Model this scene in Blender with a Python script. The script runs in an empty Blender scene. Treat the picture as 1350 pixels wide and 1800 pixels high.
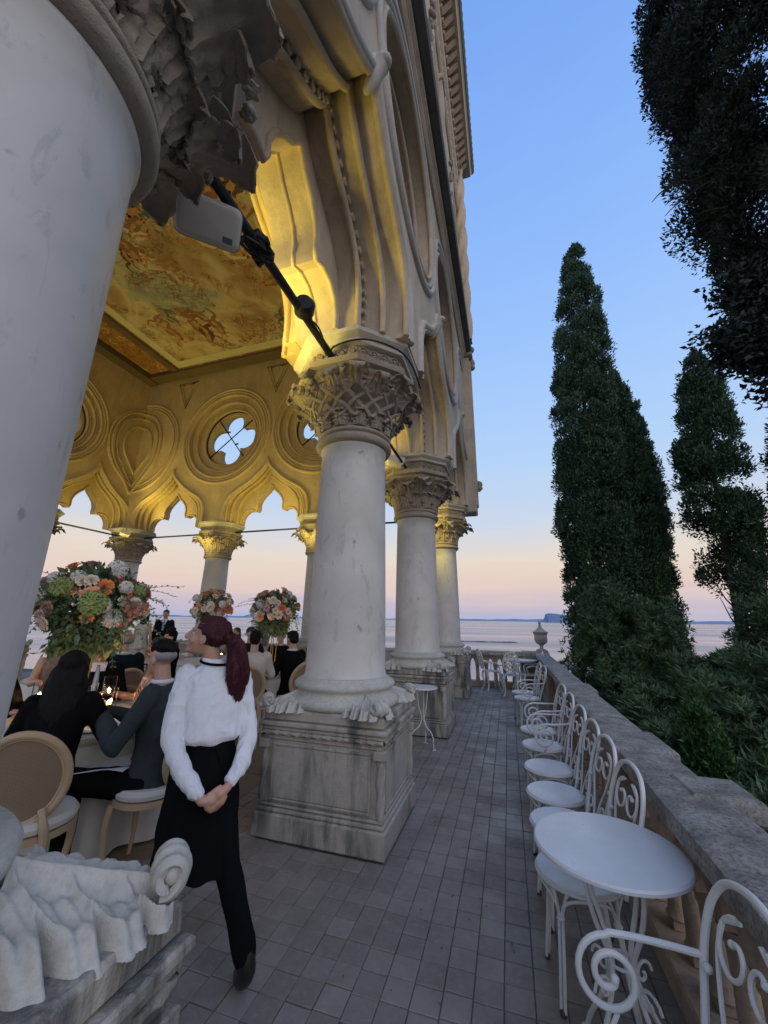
import bpy, math, random
import numpy as np
from mathutils import Vector, Matrix, noise as mnoise
from mathutils.geometry import tessellate_polygon
random.seed(7); np.random.seed(7)
SC = bpy.context.scene
COL = SC.collection
R = math.radians
PI = math.pi

# ------------------------------------------------------------------ camera
F_PX = 670.0
PITCH = math.atan(189 / F_PX); YAW = R(17.587); ROLL = R(0.8)
cam = bpy.data.cameras.new('camera'); camo = bpy.data.objects.new('camera', cam); COL.objects.link(camo)
cam.sensor_fit = 'VERTICAL'; cam.sensor_height = 36.0; cam.sensor_width = 27.0
cam.lens = F_PX / 1800 * 36.0
cam.clip_start = 0.05; cam.clip_end = 60000
fw = Vector((-math.sin(YAW) * math.cos(PITCH), math.cos(YAW) * math.cos(PITCH), math.sin(PITCH)))
rt = Vector((math.cos(YAW), math.sin(YAW), 0)); up = rt.cross(fw)
r2 = rt * math.cos(ROLL) + up * math.sin(ROLL); u2 = -rt * math.sin(ROLL) + up * math.cos(ROLL)
m = Matrix((r2, u2, -fw)).transposed().to_4x4(); m.translation = Vector((0, 0, 1.6))
camo.matrix_world = m
SC.camera = camo

# ------------------------------------------------------------------ sky, sun, exposure
SC.view_settings.view_transform = 'Standard'; SC.view_settings.look = 'None'
SC.view_settings.gamma = 1.0; SC.view_settings.use_curve_mapping = False
SC.view_settings.exposure = 0.95
w = bpy.data.worlds.new('World'); SC.world = w; w.use_nodes = True
nt = w.node_tree; nt.nodes.clear()
def srgb(r, g, b):
    def f(c):
        c /= 255.0
        return c / 12.92 if c <= .04045 else ((c + .055) / 1.055) ** 2.4
    return (f(r), f(g), f(b), 1)
tc = nt.nodes.new('ShaderNodeTexCoord'); sep = nt.nodes.new('ShaderNodeSeparateXYZ')
nt.links.new(tc.outputs['Generated'], sep.inputs[0])
# dusk sky by elevation: mauve haze, peach belt, pale blue, deeper blue; thin level streaks of cloud low down
mp = nt.nodes.new('ShaderNodeMapping'); mp.inputs['Scale'].default_value = (1.6, 1.6, 16)
nt.links.new(tc.outputs['Generated'], mp.inputs[0])
nz = nt.nodes.new('ShaderNodeTexNoise'); nz.inputs['Scale'].default_value = 2.2; nz.inputs['Detail'].default_value = 5
nt.links.new(mp.outputs[0], nz.inputs[0])
ma = nt.nodes.new('ShaderNodeMath'); ma.operation = 'MULTIPLY_ADD'; ma.inputs[1].default_value = .07; ma.inputs[2].default_value = -.035
nt.links.new(nz.outputs[0], ma.inputs[0])
ad = nt.nodes.new('ShaderNodeMath'); ad.operation = 'ADD'; nt.links.new(sep.outputs['Z'], ad.inputs[0]); nt.links.new(ma.outputs[0], ad.inputs[1])
rp = nt.nodes.new('ShaderNodeValToRGB'); nt.links.new(ad.outputs[0], rp.inputs[0])
stops = [(0.0, (168, 176, 202)), (0.03, (192, 182, 198)), (0.08, (220, 198, 190)), (0.15, (222, 210, 198)), (0.24, (194, 207, 226)),
         (0.38, (172, 202, 238)), (0.60, (151, 189, 243)), (0.82, (130, 173, 239)), (1.0, (106, 152, 228))]
el = rp.color_ramp.elements
el[0].position = 0; el[0].color = srgb(*stops[0][1]); el[1].position = 1; el[1].color = srgb(*stops[-1][1])
for p, c in stops[1:-1]:
    e = el.new(p); e.color = srgb(*c)
sky = nt.nodes.new('ShaderNodeTexSky'); sky.sky_type = 'NISHITA'; sky.sun_disc = False
sky.sun_elevation = R(-2.0); sky.sun_rotation = R(200); sky.altitude = 100
bg = nt.nodes.new('ShaderNodeBackground'); bg.inputs[1].default_value = 0.56
bg2 = nt.nodes.new('ShaderNodeBackground'); bg2.inputs[1].default_value = 0.05
nt.links.new(rp.outputs[0], bg.inputs[0]); nt.links.new(sky.outputs[0], bg2.inputs[0])
ash = nt.nodes.new('ShaderNodeAddShader'); nt.links.new(bg.outputs[0], ash.inputs[0]); nt.links.new(bg2.outputs[0], ash.inputs[1])
wo = nt.nodes.new('ShaderNodeOutputWorld'); nt.links.new(ash.outputs[0], wo.inputs[0])
sl = bpy.data.lights.new('sun_lamp', 'SUN'); sl.energy = 0.50; sl.angle = R(75); sl.color = (1, .84, .70)
so = bpy.data.objects.new('sun_lamp', sl); COL.objects.link(so)
so.rotation_euler = Vector((-0.55, 0.62, -0.42)).to_track_quat('-Z', 'Y').to_euler()

# ------------------------------------------------------------------ materials
def new_mat(name):
    m = bpy.data.materials.new(name); m.use_nodes = True
    nt = m.node_tree; b = nt.nodes['Principled BSDF']
    return m, nt, b
def N(nt, t, **k):
    n = nt.nodes.new(t)
    for a, v in k.items():
        if a in n.inputs.keys(): n.inputs[a].default_value = v
        else: setattr(n, a, v)
    return n
def ramp(nt, src, pts):
    r = nt.nodes.new('ShaderNodeValToRGB'); nt.links.new(src, r.inputs[0]); e = r.color_ramp.elements
    def c4(c): return (c[0], c[1], c[2], 1) if hasattr(c, '__len__') else (c, c, c, 1)
    e[0].position = pts[0][0]; e[0].color = c4(pts[0][1]); e[1].position = pts[-1][0]; e[1].color = c4(pts[-1][1])
    for p, c in pts[1:-1]:
        q = e.new(p); q.color = c4(c)
    return r.outputs[0]
def mixc(nt, fac, a, b, mode='MIX'):
    m = nt.nodes.new('ShaderNodeMix'); m.data_type = 'RGBA'; m.blend_type = mode
    for s, v in ((0, fac), (6, a), (7, b)):
        if hasattr(v, 'is_output'): nt.links.new(v, m.inputs[s])
        elif s == 0: m.inputs[s].default_value = v
        else: m.inputs[s].default_value = (v[0], v[1], v[2], 1)
    return m.outputs[2]
def noise(nt, vec, scale, detail=6, rough=.6, dist=0):
    n = N(nt, 'ShaderNodeTexNoise', Scale=scale, Detail=detail, Roughness=rough, Distortion=dist)
    if vec is not None: nt.links.new(vec, n.inputs['Vector'])
    return n.outputs[0]
def coords(nt, kind='world', scale=None):
    if kind == 'world': o = nt.nodes.new('ShaderNodeNewGeometry').outputs['Position']
    else: o = nt.nodes.new('ShaderNodeTexCoord').outputs['Object']
    if scale:
        mp = nt.nodes.new('ShaderNodeMapping'); mp.inputs['Scale'].default_value = scale; nt.links.new(o, mp.inputs[0]); o = mp.outputs[0]
    return o
def bump(nt, b, src, strength=.4, dist=.01):
    bn = N(nt, 'ShaderNodeBump', Strength=strength, Distance=dist); nt.links.new(src, bn.inputs['Height']); nt.links.new(bn.outputs[0], b.inputs['Normal'])
def stone(name, base, dark, light=None, rough=.85, scale=3, streak=0, stain=(.08, .08, .075), bumpd=.006, bs=.5, wear=.35):
    m, nt, b = new_mat(name); v = coords(nt)
    n1 = noise(nt, v, scale, 8, .65); n2 = noise(nt, v, scale * 9, 6, .7); n3 = noise(nt, v, scale * 45, 3, .6)
    light = light or tuple(min(1, c * 1.2) for c in base)
    c = mixc(nt, ramp(nt, n1, [(.35, 0), (.65, 1)]), base, light)
    c = mixc(nt, ramp(nt, n2, [(.45, 0), (.75, wear)]), c, dark)
    if streak:
        vs = coords(nt, 'world', (5, 5, .8)); s = noise(nt, vs, 1.3, 7, .7, .4)
        s2 = noise(nt, v, 1.4, 3, .5)
        mm = nt.nodes.new('ShaderNodeMath'); mm.operation = 'MULTIPLY'
        nt.links.new(ramp(nt, s, [(.41, 0), (.58, 1)]), mm.inputs[0]); nt.links.new(ramp(nt, s2, [(.38, 0), (.56, streak)]), mm.inputs[1])
        c = mixc(nt, mm.outputs[0], c, stain)
    nt.links.new(c, b.inputs['Base Color']); b.inputs['Roughness'].default_value = rough
    a = nt.nodes.new('ShaderNodeMath'); a.operation = 'ADD'; nt.links.new(n2, a.inputs[0]); nt.links.new(n3, a.inputs[1])
    bump(nt, b, a.outputs[0], bs, bumpd)
    return m
def plain(name, col, rough=.6, metal=0, var=.15, scale=20, bs=.15, bumpd=.002, kind='obj', spec=None, sheen=0):
    m, nt, b = new_mat(name); v = coords(nt, kind)
    n = noise(nt, v, scale, 5)
    c = mixc(nt, n, tuple(x * (1 - var) for x in col), tuple(min(1, x * (1 + var)) for x in col))
    nt.links.new(c, b.inputs['Base Color']); b.inputs['Roughness'].default_value = rough; b.inputs['Metallic'].default_value = metal
    if spec is not None: b.inputs['Specular IOR Level'].default_value = spec
    if sheen: b.inputs['Sheen Weight'].default_value = sheen
    if bs: bump(nt, b, n, bs, bumpd)
    return m
M = {}
def marble():
    m, nt, b = new_mat('marble'); v = coords(nt)
    n1 = noise(nt, v, 2.2, 9, .6, .8); n2 = noise(nt, coords(nt, 'world', (1, 1, .35)), 7, 8, .7, 1.5)
    n3 = noise(nt, v, 60, 3)
    c = mixc(nt, ramp(nt, n1, [(.3, 0), (.7, 1)]), (.46, .45, .425), (.58, .565, .535))
    c = mixc(nt, ramp(nt, n2, [(.56, 0), (.64, .45), (.7, 0)]), c, (.28, .30, .31))
    sp = noise(nt, coords(nt, 'world', (1, 1, .6)), 16, 4, .5, .4)
    c = mixc(nt, ramp(nt, sp, [(.69, 0), (.74, .55)]), c, (.16, .17, .17))
    nt.links.new(c, b.inputs['Base Color']); b.inputs['Roughness'].default_value = .5
    bump(nt, b, n3, .15, .002); return m
M['marble'] = marble()
M['stone'] = stone('pedestal_stone', (.36, .33, .285), (.19, .17, .14), streak=.9, scale=2.5, bumpd=.008, stain=(.07, .075, .075))
M['carved'] = stone('carved_stone', (.32, .275, .22), (.15, .115, .085), scale=4, bumpd=.01, bs=.7)
M['carved_dark'] = stone('sooty_carved_stone', (.17, .15, .125), (.07, .06, .05), scale=5, bumpd=.012, bs=.8)
M['base_stone'] = stone('leaf_base_stone', (.43, .425, .39), (.20, .20, .18), scale=4, streak=.15, bumpd=.004, bs=.45, wear=.5)
M['facade'] = stone('facade_stone', (.50, .42, .315), (.32, .255, .18), scale=1.3, bumpd=.006, streak=.35, stain=(.2, .18, .15))
M['facade_up'] = stone('upper_facade_stucco', (.56, .44, .30), (.38, .28, .18), scale=.9, bumpd=.006)
M['facade_grey'] = stone('grey_moulding_stone', (.44, .42, .38), (.25, .24, .21), scale=2, bumpd=.005)
M['cornice_dark'] = stone('dark_weathered_cornice', (.085, .082, .078), (.04, .04, .04), light=(.14, .135, .125), scale=3, bumpd=.008)
M['inner'] = stone('loggia_wall_plaster', (.46, .36, .19), (.30, .21, .10), scale=1.2, bumpd=.004, bs=.35, streak=.25, stain=(.22, .15, .08))
M['balu'] = stone('balustrade_stone', (.36, .275, .20), (.13, .10, .075), scale=4, bumpd=.008, streak=.5, stain=(.09, .08, .07))
M['coping'] = stone('lichen_coping_stone', (.26, .245, .225), (.055, .055, .055), light=(.56, .54, .51), scale=7, bumpd=.014, bs=.9, wear=1.0)
M['urn'] = stone('urn_stone', (.30, .29, .28), (.15, .15, .15), scale=6)
M['mortar'] = stone('mortar', (.17, .165, .155), (.10, .10, .10), scale=14)
M['iron'] = plain('black_iron', (.02, .02, .02), .5, .4)
def painted(name, base, rough, t0):
    m, nt, b = new_mat(name); v = coords(nt); n = noise(nt, v, 5, 5, .6); n2 = noise(nt, v, 60, 5, .75); n3 = noise(nt, v, 11, 3)
    c = mixc(nt, ramp(nt, n, [(.35, 0), (.7, 1)]), base, tuple(x * .86 for x in base))
    q = nt.nodes.new('ShaderNodeMath'); q.operation = 'MULTIPLY'; nt.links.new(ramp(nt, n2, [(t0, 0), (t0 + .03, 1)]), q.inputs[0]); nt.links.new(ramp(nt, n3, [(.45, 0), (.6, 1)]), q.inputs[1])
    c = mixc(nt, q.outputs[0], c, (.20, .10, .05)); nt.links.new(c, b.inputs['Base Color'])
    nt.links.new(ramp(nt, n, [(.3, rough), (.7, rough + .2)]), b.inputs['Roughness']); bump(nt, b, n2, .2, .001); return m
M['white_iron'] = painted('white_painted_iron', (.66, .67, .66), .38, .63)
M['white_top'] = painted('white_table_enamel', (.66, .68, .70), .26, .68)
M['rust'] = plain('rusty_foot', (.07, .05, .04), .8)
M['black_cloth'] = plain('black_cloth', (.007, .007, .008), 1, 0, .3, 40, .4, .003, spec=.08)
M['navy_cloth'] = plain('navy_cloth', (.010, .013, .024), .95, 0, .2, 40, .3, .003, spec=.12)
M['grey_cloth'] = plain('grey_wool', (.042, .052, .060), .95, 0, .3, 90, .5, .003, spec=.15)
def shirt_mat():
    m, nt, b = new_mat('white_shirt'); v = coords(nt, 'obj', (1, 1, .45)); b.inputs['Base Color'].default_value = (.70, .72, .77, 1); b.inputs['Roughness'].default_value = .85
    n = noise(nt, v, 16, 3, .5, 2.2); n2 = noise(nt, v, 42, 3, .5, 1.5); a = nt.nodes.new('ShaderNodeMath'); a.operation = 'MULTIPLY_ADD'; a.inputs[1].default_value = .35
    nt.links.new(n2, a.inputs[0]); nt.links.new(n, a.inputs[2]); bump(nt, b, a.outputs[0], .55, .014); return m
M['shirt'] = shirt_mat()
M['cream_cloth'] = plain('cream_jacket', (.55, .52, .47), .85, 0, .06, 12, .4, .008)
M['brown_dress'] = plain('patterned_dress', (.20, .14, .11), .8, 0, .8, 30, .2)
M['floral'] = plain('pale_floral_dress', (.42, .44, .40), .8, 0, .6, 22, .2)
M['tie'] = plain('light_blue_tie', (.22, .32, .46), .5)
M['skin'] = plain('skin', (.50, .29, .21), .5, 0, .08, 30, .1, .001)
M['skin_tan'] = plain('tanned_skin', (.38, .20, .135), .5, 0, .08, 30, .1, .001)
M['skin'].node_tree.nodes['Principled BSDF'].inputs['Subsurface Weight'].default_value = .08
M['hair_black'] = plain('black_hair', (.006, .005, .005), .7, 0, .3, 80, .8, .004, spec=.2)
M['hair_brown'] = plain('brown_hair', (.05, .028, .018), .45, 0, .3, 80, .8, .004)
M['hair_red'] = plain('dark_red_hair', (.050, .009, .015), .6, 0, .5, 90, .9, .006, spec=.3)
M['hair_grey'] = plain('grey_hair', (.25, .25, .25), .6, 0, .2, 90, .6, .003)
M['cap'] = plain('blue_cap', (.03, .05, .12), .8)
M['shoe'] = plain('black_shoe', (.015, .014, .013), .35)
M['wood'] = plain('pale_oak', (.48, .35, .22), .55, 0, .15, 8, .2, .002)
def cane():
    m, nt, b = new_mat('woven_cane'); v = coords(nt, 'obj')
    w1 = N(nt, 'ShaderNodeTexWave', Scale=48); w1.bands_direction = 'X'; nt.links.new(v, w1.inputs[0])
    w2 = N(nt, 'ShaderNodeTexWave', Scale=48); w2.bands_direction = 'Z'; nt.links.new(v, w2.inputs[0])
    x = nt.nodes.new('ShaderNodeMath'); x.operation = 'MULTIPLY'; nt.links.new(w1.outputs[1], x.inputs[0]); nt.links.new(w2.outputs[1], x.inputs[1])
    c = mixc(nt, x.outputs[0], (.22, .15, .10), (.38, .29, .20)); nt.links.new(c, b.inputs['Base Color']); b.inputs['Roughness'].default_value = .7
    bump(nt, b, x.outputs[0], .5, .002); return m
M['cane'] = cane()
M['cloth'] = plain('table_linen', (.60, .58, .53), .85, 0, .05, 10, .5, .01)
M['gold'] = plain('brass', (.55, .38, .14), .3, 1, .1)
M['plate'] = plain('white_china', (.75, .74, .72), .2)
M['lamp_grey'] = plain('grey_plastic', (.50, .49, .45), .6, 0, .03)
M['label'] = plain('dark_label', (.10, .11, .13), .4)
M['wax'] = plain('candle_wax', (.75, .62, .42), .5)
def glass():
    m, nt, b = new_mat('clear_glass'); b.inputs['Transmission Weight'].default_value = 1; b.inputs['Roughness'].default_value = .03
    b.inputs['IOR'].default_value = 1.2; b.inputs['Base Color'].default_value = (.95, .97, .97, 1); return m
M['glass'] = glass()
def emis(name, col, s):
    m, nt, b = new_mat(name); b.inputs['Base Color'].default_value = (*col, 1); b.inputs['Emission Color'].default_value = (*col, 1); b.inputs['Emission Strength'].default_value = s; return m
M['flame'] = emis('candle_flame', (1, .45, .10), 22)
M['wine'] = plain('red_wine', (.12, .01, .015), .2)
for nm, c in (('rose_peach', (.80, .40, .25)), ('rose_orange', (.80, .25, .09)), ('rose_cream', (.80, .72, .58)), ('rose_pink', (.62, .38, .42)), ('rose_white', (.80, .79, .76)), ('hydr_green', (.34, .44, .16)), ('rose_dusty', (.50, .27, .24))):
    M[nm] = plain(nm, c, .7, 0, .15, 40, .2)
def foliage(name, dark, light, rough=.6, sc=1.2):
    m, nt, b = new_mat(name); v = coords(nt)
    n = noise(nt, v, sc, 4); n2 = noise(nt, v, sc * 12, 3)
    c = mixc(nt, ramp(nt, n, [(.35, 0), (.65, 1)]), dark, light); c = mixc(nt, ramp(nt, n2, [(.4, 0), (.7, .6)]), c, tuple(x * 1.5 for x in light))
    nt.links.new(c, b.inputs['Base Color']); b.inputs['Roughness'].default_value = rough; b.inputs['Specular IOR Level'].default_value = .25
    return m
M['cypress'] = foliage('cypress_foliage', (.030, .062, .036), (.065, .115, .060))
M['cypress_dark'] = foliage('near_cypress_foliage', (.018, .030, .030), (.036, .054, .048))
M['oleander'] = foliage('oleander_leaf', (.036, .066, .036), (.095, .155, .075), .6, 2.5)
M['thuja'] = foliage('young_conifer_foliage', (.022, .055, .02), (.045, .10, .03))
M['ivy'] = foliage('bouquet_leaf', (.045, .085, .045), (.13, .20, .10), .5, 14)
M['bark'] = stone('bark', (.075, .06, .045), (.035, .03, .022), scale=8, bumpd=.03, bs=.9)

# ------------------------------------------------------------------ mesh helpers
class MB:
    def __init__(s): s.v = []; s.f = []
    def add(s, vs, fs):
        o = len(s.v); s.v.extend([tuple(v) for v in vs]); s.f.extend([tuple(i + o for i in f) for f in fs]); return s
    def box(s, x0, x1, y0, y1, z0, z1, bv=0):
        if bv <= 0:
            s.add([(x0, y0, z0), (x1, y0, z0), (x1, y1, z0), (x0, y1, z0), (x0, y0, z1), (x1, y0, z1), (x1, y1, z1), (x0, y1, z1)],
                  [(3, 2, 1, 0), (4, 5, 6, 7), (0, 1, 5, 4), (1, 2, 6, 5), (2, 3, 7, 6), (3, 0, 4, 7)])
        else:
            b = bv; L = [(x0, x1, y0, y1, z0 + b), (x0, x1, y0, y1, z1 - b)]
            vs = []
            for (a, c, d, e, z) in ((x0 + b, x1 - b, y0 + b, y1 - b, z0), (x0, x1, y0, y1, z0 + b), (x0, x1, y0, y1, z1 - b), (x0 + b, x1 - b, y0 + b, y1 - b, z1)):
                vs += [(a, d, z), (c, d, z), (c, e, z), (a, e, z)]
            fs = [(3, 2, 1, 0), (12, 13, 14, 15)]
            for k in range(3):
                for i in range(4):
                    j = (i + 1) % 4; fs.append((k * 4 + i, k * 4 + j, k * 4 + 4 + j, k * 4 + 4 + i))
            s.add(vs, fs)
        return s
    def lathe(s, prof, n=32, c=(0, 0), cap=True, rot=0, sq=1):
        vs = []; fs = []
        for r, z in prof:
            for i in range(n):
                a = 2 * PI * i / n + rot; vs.append((c[0] + r * math.cos(a), c[1] + r * math.sin(a) * sq, z))
        for k in range(len(prof) - 1):
            for i in range(n):
                j = (i + 1) % n; fs.append((k * n + i, k * n + j, k * n + n + j, k * n + n + i))
        if cap:
            fs.append(tuple(reversed(range(n)))); fs.append(tuple(range((len(prof) - 1) * n, len(prof) * n)))
        return s.add(vs, fs)
    def tube(s, pts, r, n=8, closed=False, caps=True):
        P = [Vector(p) for p in pts]; L = len(P)
        rr = r if hasattr(r, '__len__') else [r] * L
        vs = []; fs = []; ref = None
        for i in range(L):
            a = P[(i - 1) % L] if (closed or i > 0) else P[i]; b = P[(i + 1) % L] if (closed or i < L - 1) else P[i]
            t = (b - a)
            if t.length < 1e-9: t = Vector((0, 0, 1))
            t.normalize()
            if ref is None:
                ref = Vector((0, 0, 1)) if abs(t.z) < .9 else Vector((1, 0, 0))
            nrm = ref - t * ref.dot(t)
            if nrm.length < 1e-6: nrm = t.orthogonal()
            nrm.normalize(); ref = nrm; bn = t.cross(nrm)
            for k in range(n):
                ang = 2 * PI * k / n; vs.append(P[i] + (nrm * math.cos(ang) + bn * math.sin(ang)) * rr[i])
        for i in range(L if closed else L - 1):
            j = (i + 1) % L
            for k in range(n):
                q = (k + 1) % n; fs.append((i * n + k, i * n + q, j * n + q, j * n + k))
        if caps and not closed:
            fs.append(tuple(reversed(range(n)))); fs.append(tuple(range((L - 1) * n, L * n)))
        return s.add(vs, fs)
    def ball(s, c, rad, n=16, m=10, fn=None):
        rx, ry, rz = rad if hasattr(rad, '__len__') else (rad,) * 3
        vs = []; fs = []
        for j in range(m + 1):
            th = PI * j / m
            for i in range(n):
                ph = 2 * PI * i / n; d = (math.sin(th) * math.cos(ph), math.sin(th) * math.sin(ph), math.cos(th))
                k = fn(d) if fn else 1
                vs.append((c[0] + d[0] * rx * k, c[1] + d[1] * ry * k, c[2] + d[2] * rz * k))
        for j in range(m):
            for i in range(n):
                q = (i + 1) % n
                if j == 0: fs.append((i, n + i, n + q))
                elif j == m - 1: fs.append((j * n + i, (j + 1) * n + i, j * n + q))
                else: fs.append((j * n + i, (j + 1) * n + i, (j + 1) * n + q, j * n + q))
        return s.add(vs, fs)
    def panel(s, outer, holes, t0, t1, mp):
        polys = [[Vector((a, b, 0)) for a, b in p] for p in [outer] + holes]
        tri = tessellate_polygon(polys); flat = [p for poly in [outer] + holes for p in poly]; n = len(flat)
        vs = [mp(a, b, t0) for a, b in flat] + [mp(a, b, t1) for a, b in flat]
        fs = [tuple(t) for t in tri] + [tuple(i + n for i in reversed(t)) for t in tri]
        o = 0
        for poly in [outer] + holes:
            L = len(poly)
            for i in range(L):
                j = (i + 1) % L; fs.append((o + i, o + j, n + o + j, n + o + i))
            o += L
        return s.add(vs, fs)
    def grid(s, fn, nu, nv, closed_u=False):
        vs = [fn(i / (nu - (0 if closed_u else 1)), j / (nv - 1)) for j in range(nv) for i in range(nu)]; fs = []
        for j in range(nv - 1):
            for i in range(nu if closed_u else nu - 1):
                q = (i + 1) % nu; fs.append((j * nu + i, j * nu + q, (j + 1) * nu + q, (j + 1) * nu + i))
        return s.add(vs, fs)
    def mesh(s, name, mat, smooth=True, angle=35, fix=True):
        me = bpy.data.meshes.new(name); me.from_pydata(s.v, [], s.f)
        if fix:
            import bmesh
            b = bmesh.new(); b.from_mesh(me); bmesh.ops.recalc_face_normals(b, faces=b.faces); b.to_mesh(me); b.free()
        if smooth:
            me.polygons.foreach_set('use_smooth', [True] * len(me.polygons)); me.set_sharp_from_angle(angle=R(angle))
        me.materials.append(mat); return me
def obj(name, me, parent=None, loc=(0, 0, 0), rot=(0, 0, 0), scale=(1, 1, 1)):
    o = bpy.data.objects.new(name, me); COL.objects.link(o); o.location = loc; o.rotation_euler = rot; o.scale = scale
    if parent: o.parent = parent
    return o
def build(name, mb, mat, parent=None, **k):
    loc = k.pop('loc', (0, 0, 0)); rot = k.pop('rot', (0, 0, 0))
    return obj(name, mb.mesh(name, M[mat] if isinstance(mat, str) else mat, **k), parent, loc, rot)
def tag(o, label=None, cat=None, group=None, kind=None):
    if label: o['label'] = label
    if cat: o['category'] = cat
    if group: o['group'] = group
    if kind: o['kind'] = kind
    return o
def thing(name, label, cat, loc=(0, 0, 0), rz=0, group=None):
    o = bpy.data.objects.new(name, None); COL.objects.link(o); o.location = loc; o.rotation_euler = (0, 0, rz)
    return tag(o, label, cat, group)
KIDS = {}
def kids(o): return [c for c in bpy.data.objects if c.parent is o]
def copy_tree(o, parent=None):
    c = o.copy(); COL.objects.link(c); c.parent = parent
    for ch in kids(o): copy_tree(ch, c)
    return c
def nz3(p, s=1.0): return mnoise.noise(Vector(p) * s)
def arc(cx, cz, r, a0, a1, n):
    return [(cx + r * math.cos(R(a0 + (a1 - a0) * i / n)), cz + r * math.sin(R(a0 + (a1 - a0) * i / n))) for i in range(n + 1)]
def smooth_curve(pts, n=6):
    """Catmull-Rom through pts"""
    P = [Vector(p) for p in pts]; out = []
    for i in range(len(P) - 1):
        p0 = P[max(i - 1, 0)]; p1 = P[i]; p2 = P[i + 1]; p3 = P[min(i + 2, len(P) - 1)]
        for k in range(n):
            t = k / n
            out.append(.5 * ((2 * p1) + (-p0 + p2) * t + (2 * p0 - 5 * p1 + 4 * p2 - p3) * t * t + (-p0 + 3 * p1 - 3 * p2 + p3) * t ** 3))
    out.append(P[-1]); return out

# ================================================================== SETTING
# sea, far shores, garden slope
def sea_mat():
    m, nt, b = new_mat('lake_water')
    v = coords(nt, 'world', (.05, .25, 1)); n = noise(nt, v, 1.0, 6, .6)
    v2 = coords(nt, 'world', (.004, .012, 1)); n2 = noise(nt, v2, 1.0, 5, .6)
    b.inputs['Base Color'].default_value = (.10, .13, .17, 1); b.inputs['Metallic'].default_value = 0
    b.inputs['IOR'].default_value = 1.6
    rr = ramp(nt, n2, [(.4, .12), (.6, .32)]); nt.links.new(rr, b.inputs['Roughness'])
    bump(nt, b, n, .25, .3); return m
M['sea'] = sea_mat()
mb = MB(); mb.add([(-40000, -400, -9), (40000, -400, -9), (40000, 40000, -9), (-40000, 40000, -9)], [(0, 1, 2, 3)])
tag(build('lake_water', mb, 'sea', fix=False), kind='structure')
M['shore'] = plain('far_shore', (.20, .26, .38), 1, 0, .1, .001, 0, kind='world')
mb = MB()
xs = np.linspace(-30000, 12000, 240)
for sgn, y, hgt, th in ((0, 24000, 210, 400),):
    vs = []
    for i, x in enumerate(xs):
        h = hgt * (.55 + .5 * nz3((x / 3000, 3, 0)) + .18 * nz3((x / 700, 1, 0)))
        vs += [(x, y - 900, -9), (x, y, h), (x, y + 900, -9)]
    fs = []
    for i in range(len(xs) - 1):
        a = i * 3; fs += [(a, a + 3, a + 4, a + 1), (a + 1, a + 4, a + 5, a + 2)]
    mb.add(vs, fs)
tag(build('far_shore_hills', mb, 'shore'), kind='structure')
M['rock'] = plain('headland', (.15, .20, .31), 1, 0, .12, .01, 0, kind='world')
mb = MB()   # steep headland on the right
prof = [(0, 0), (60, 20), (100, 45), (125, 95), (140, 140), (190, 146), (290, 138), (400, 120), (560, 90), (760, 40), (900, 0)]
vs = []
for i, (x, h) in enumerate(prof):
    vs += [(x, -300, 0), (x, -60, h), (x, 200, h * .95), (x, 500, 0)]
fs = []
for i in range(len(prof) - 1):
    a = i * 4; fs += [(a + k, a + 4 + k, a + 5 + k, a + 1 + k) for k in range(3)]
mb.add(vs, fs); tag(build('rocky_headland', mb, 'rock', loc=(470, 7000, -9)), kind='structure')
# low reef
mb = MB()
for k in range(26):
    t = k / 25; mb.ball((-30 + t * 44 + random.uniform(-1, 1), (t - .5) * 5 + random.uniform(-2, 2), 0), (2.6, 1.2, .28 + .25 * random.random()), 8, 5)
tag(build('low_reef', mb, 'cornice_dark', loc=(-12, 215, -9)), 'long low dark reef breaking the flat water beyond the terrace', 'reef')
# ground of the island below the terrace
M['soil'] = stone('garden_soil', (.06, .055, .04), (.03, .03, .02), scale=1, bumpd=.05)
mb = MB()
def gnd(u, v):
    x = -30 + 64 * u; y = -22 + 50 * v
    z = -1.6 - .10 * max(0, x - 2) - .12 * max(0, y - 16) + .35 * nz3((x * .2, y * .2, 0))
    if x < 1.2: z = min(z, -1.2)
    if v > .999 or u > .999 or u < .001 or v < .001: z = -12
    return (x, y, z)
mb.grid(gnd, 40, 34); tag(build('garden_ground', mb, 'soil'), kind='structure')
# terrace slab
mb = MB(); mb.box(-13.5, .98, -4.2, 11.35, -1.5, -.012)
tag(build('terrace_slab', mb, 'mortar'), kind='structure')

# ---- paving tiles
def tile_mat():
    m, nt, b = new_mat('paving_tile'); v = coords(nt)
    oi = nt.nodes.new('ShaderNodeObjectInfo')
    n1 = noise(nt, v, 2.2, 6, .65); n2 = noise(nt, v, 26, 6, .7)
    # each tile's own tone from its cell
    mp = nt.nodes.new('ShaderNodeMapping'); mp.inputs['Scale'].default_value = (1 / .13, 1 / .13, 0); nt.links.new(v, mp.inputs[0])
    fl = nt.nodes.new('ShaderNodeVectorMath'); fl.operation = 'FLOOR'; nt.links.new(mp.outputs[0], fl.inputs[0])
    wn = nt.nodes.new('ShaderNodeTexWhiteNoise'); nt.links.new(fl.outputs[0], wn.inputs[0])
    c = mixc(nt, ramp(nt, wn.outputs[0], [(0, 0), (1, 1)]), (.205, .180, .160), (.285, .255, .230))
    c = mixc(nt, ramp(nt, n1, [(.4, 0), (.7, .7)]), c, (.150, .125, .108))
    c = mixc(nt, ramp(nt, n2, [(.5, 0), (.75, .5)]), c, (.34, .32, .305))
    nt.links.new(c, b.inputs['Base Color']); nt.links.new(ramp(nt, n1, [(.35, .38), (.65, .72)]), b.inputs['Roughness'])
    bump(nt, b, n2, .35, .004); return m
M['tile'] = tile_mat()
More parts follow.
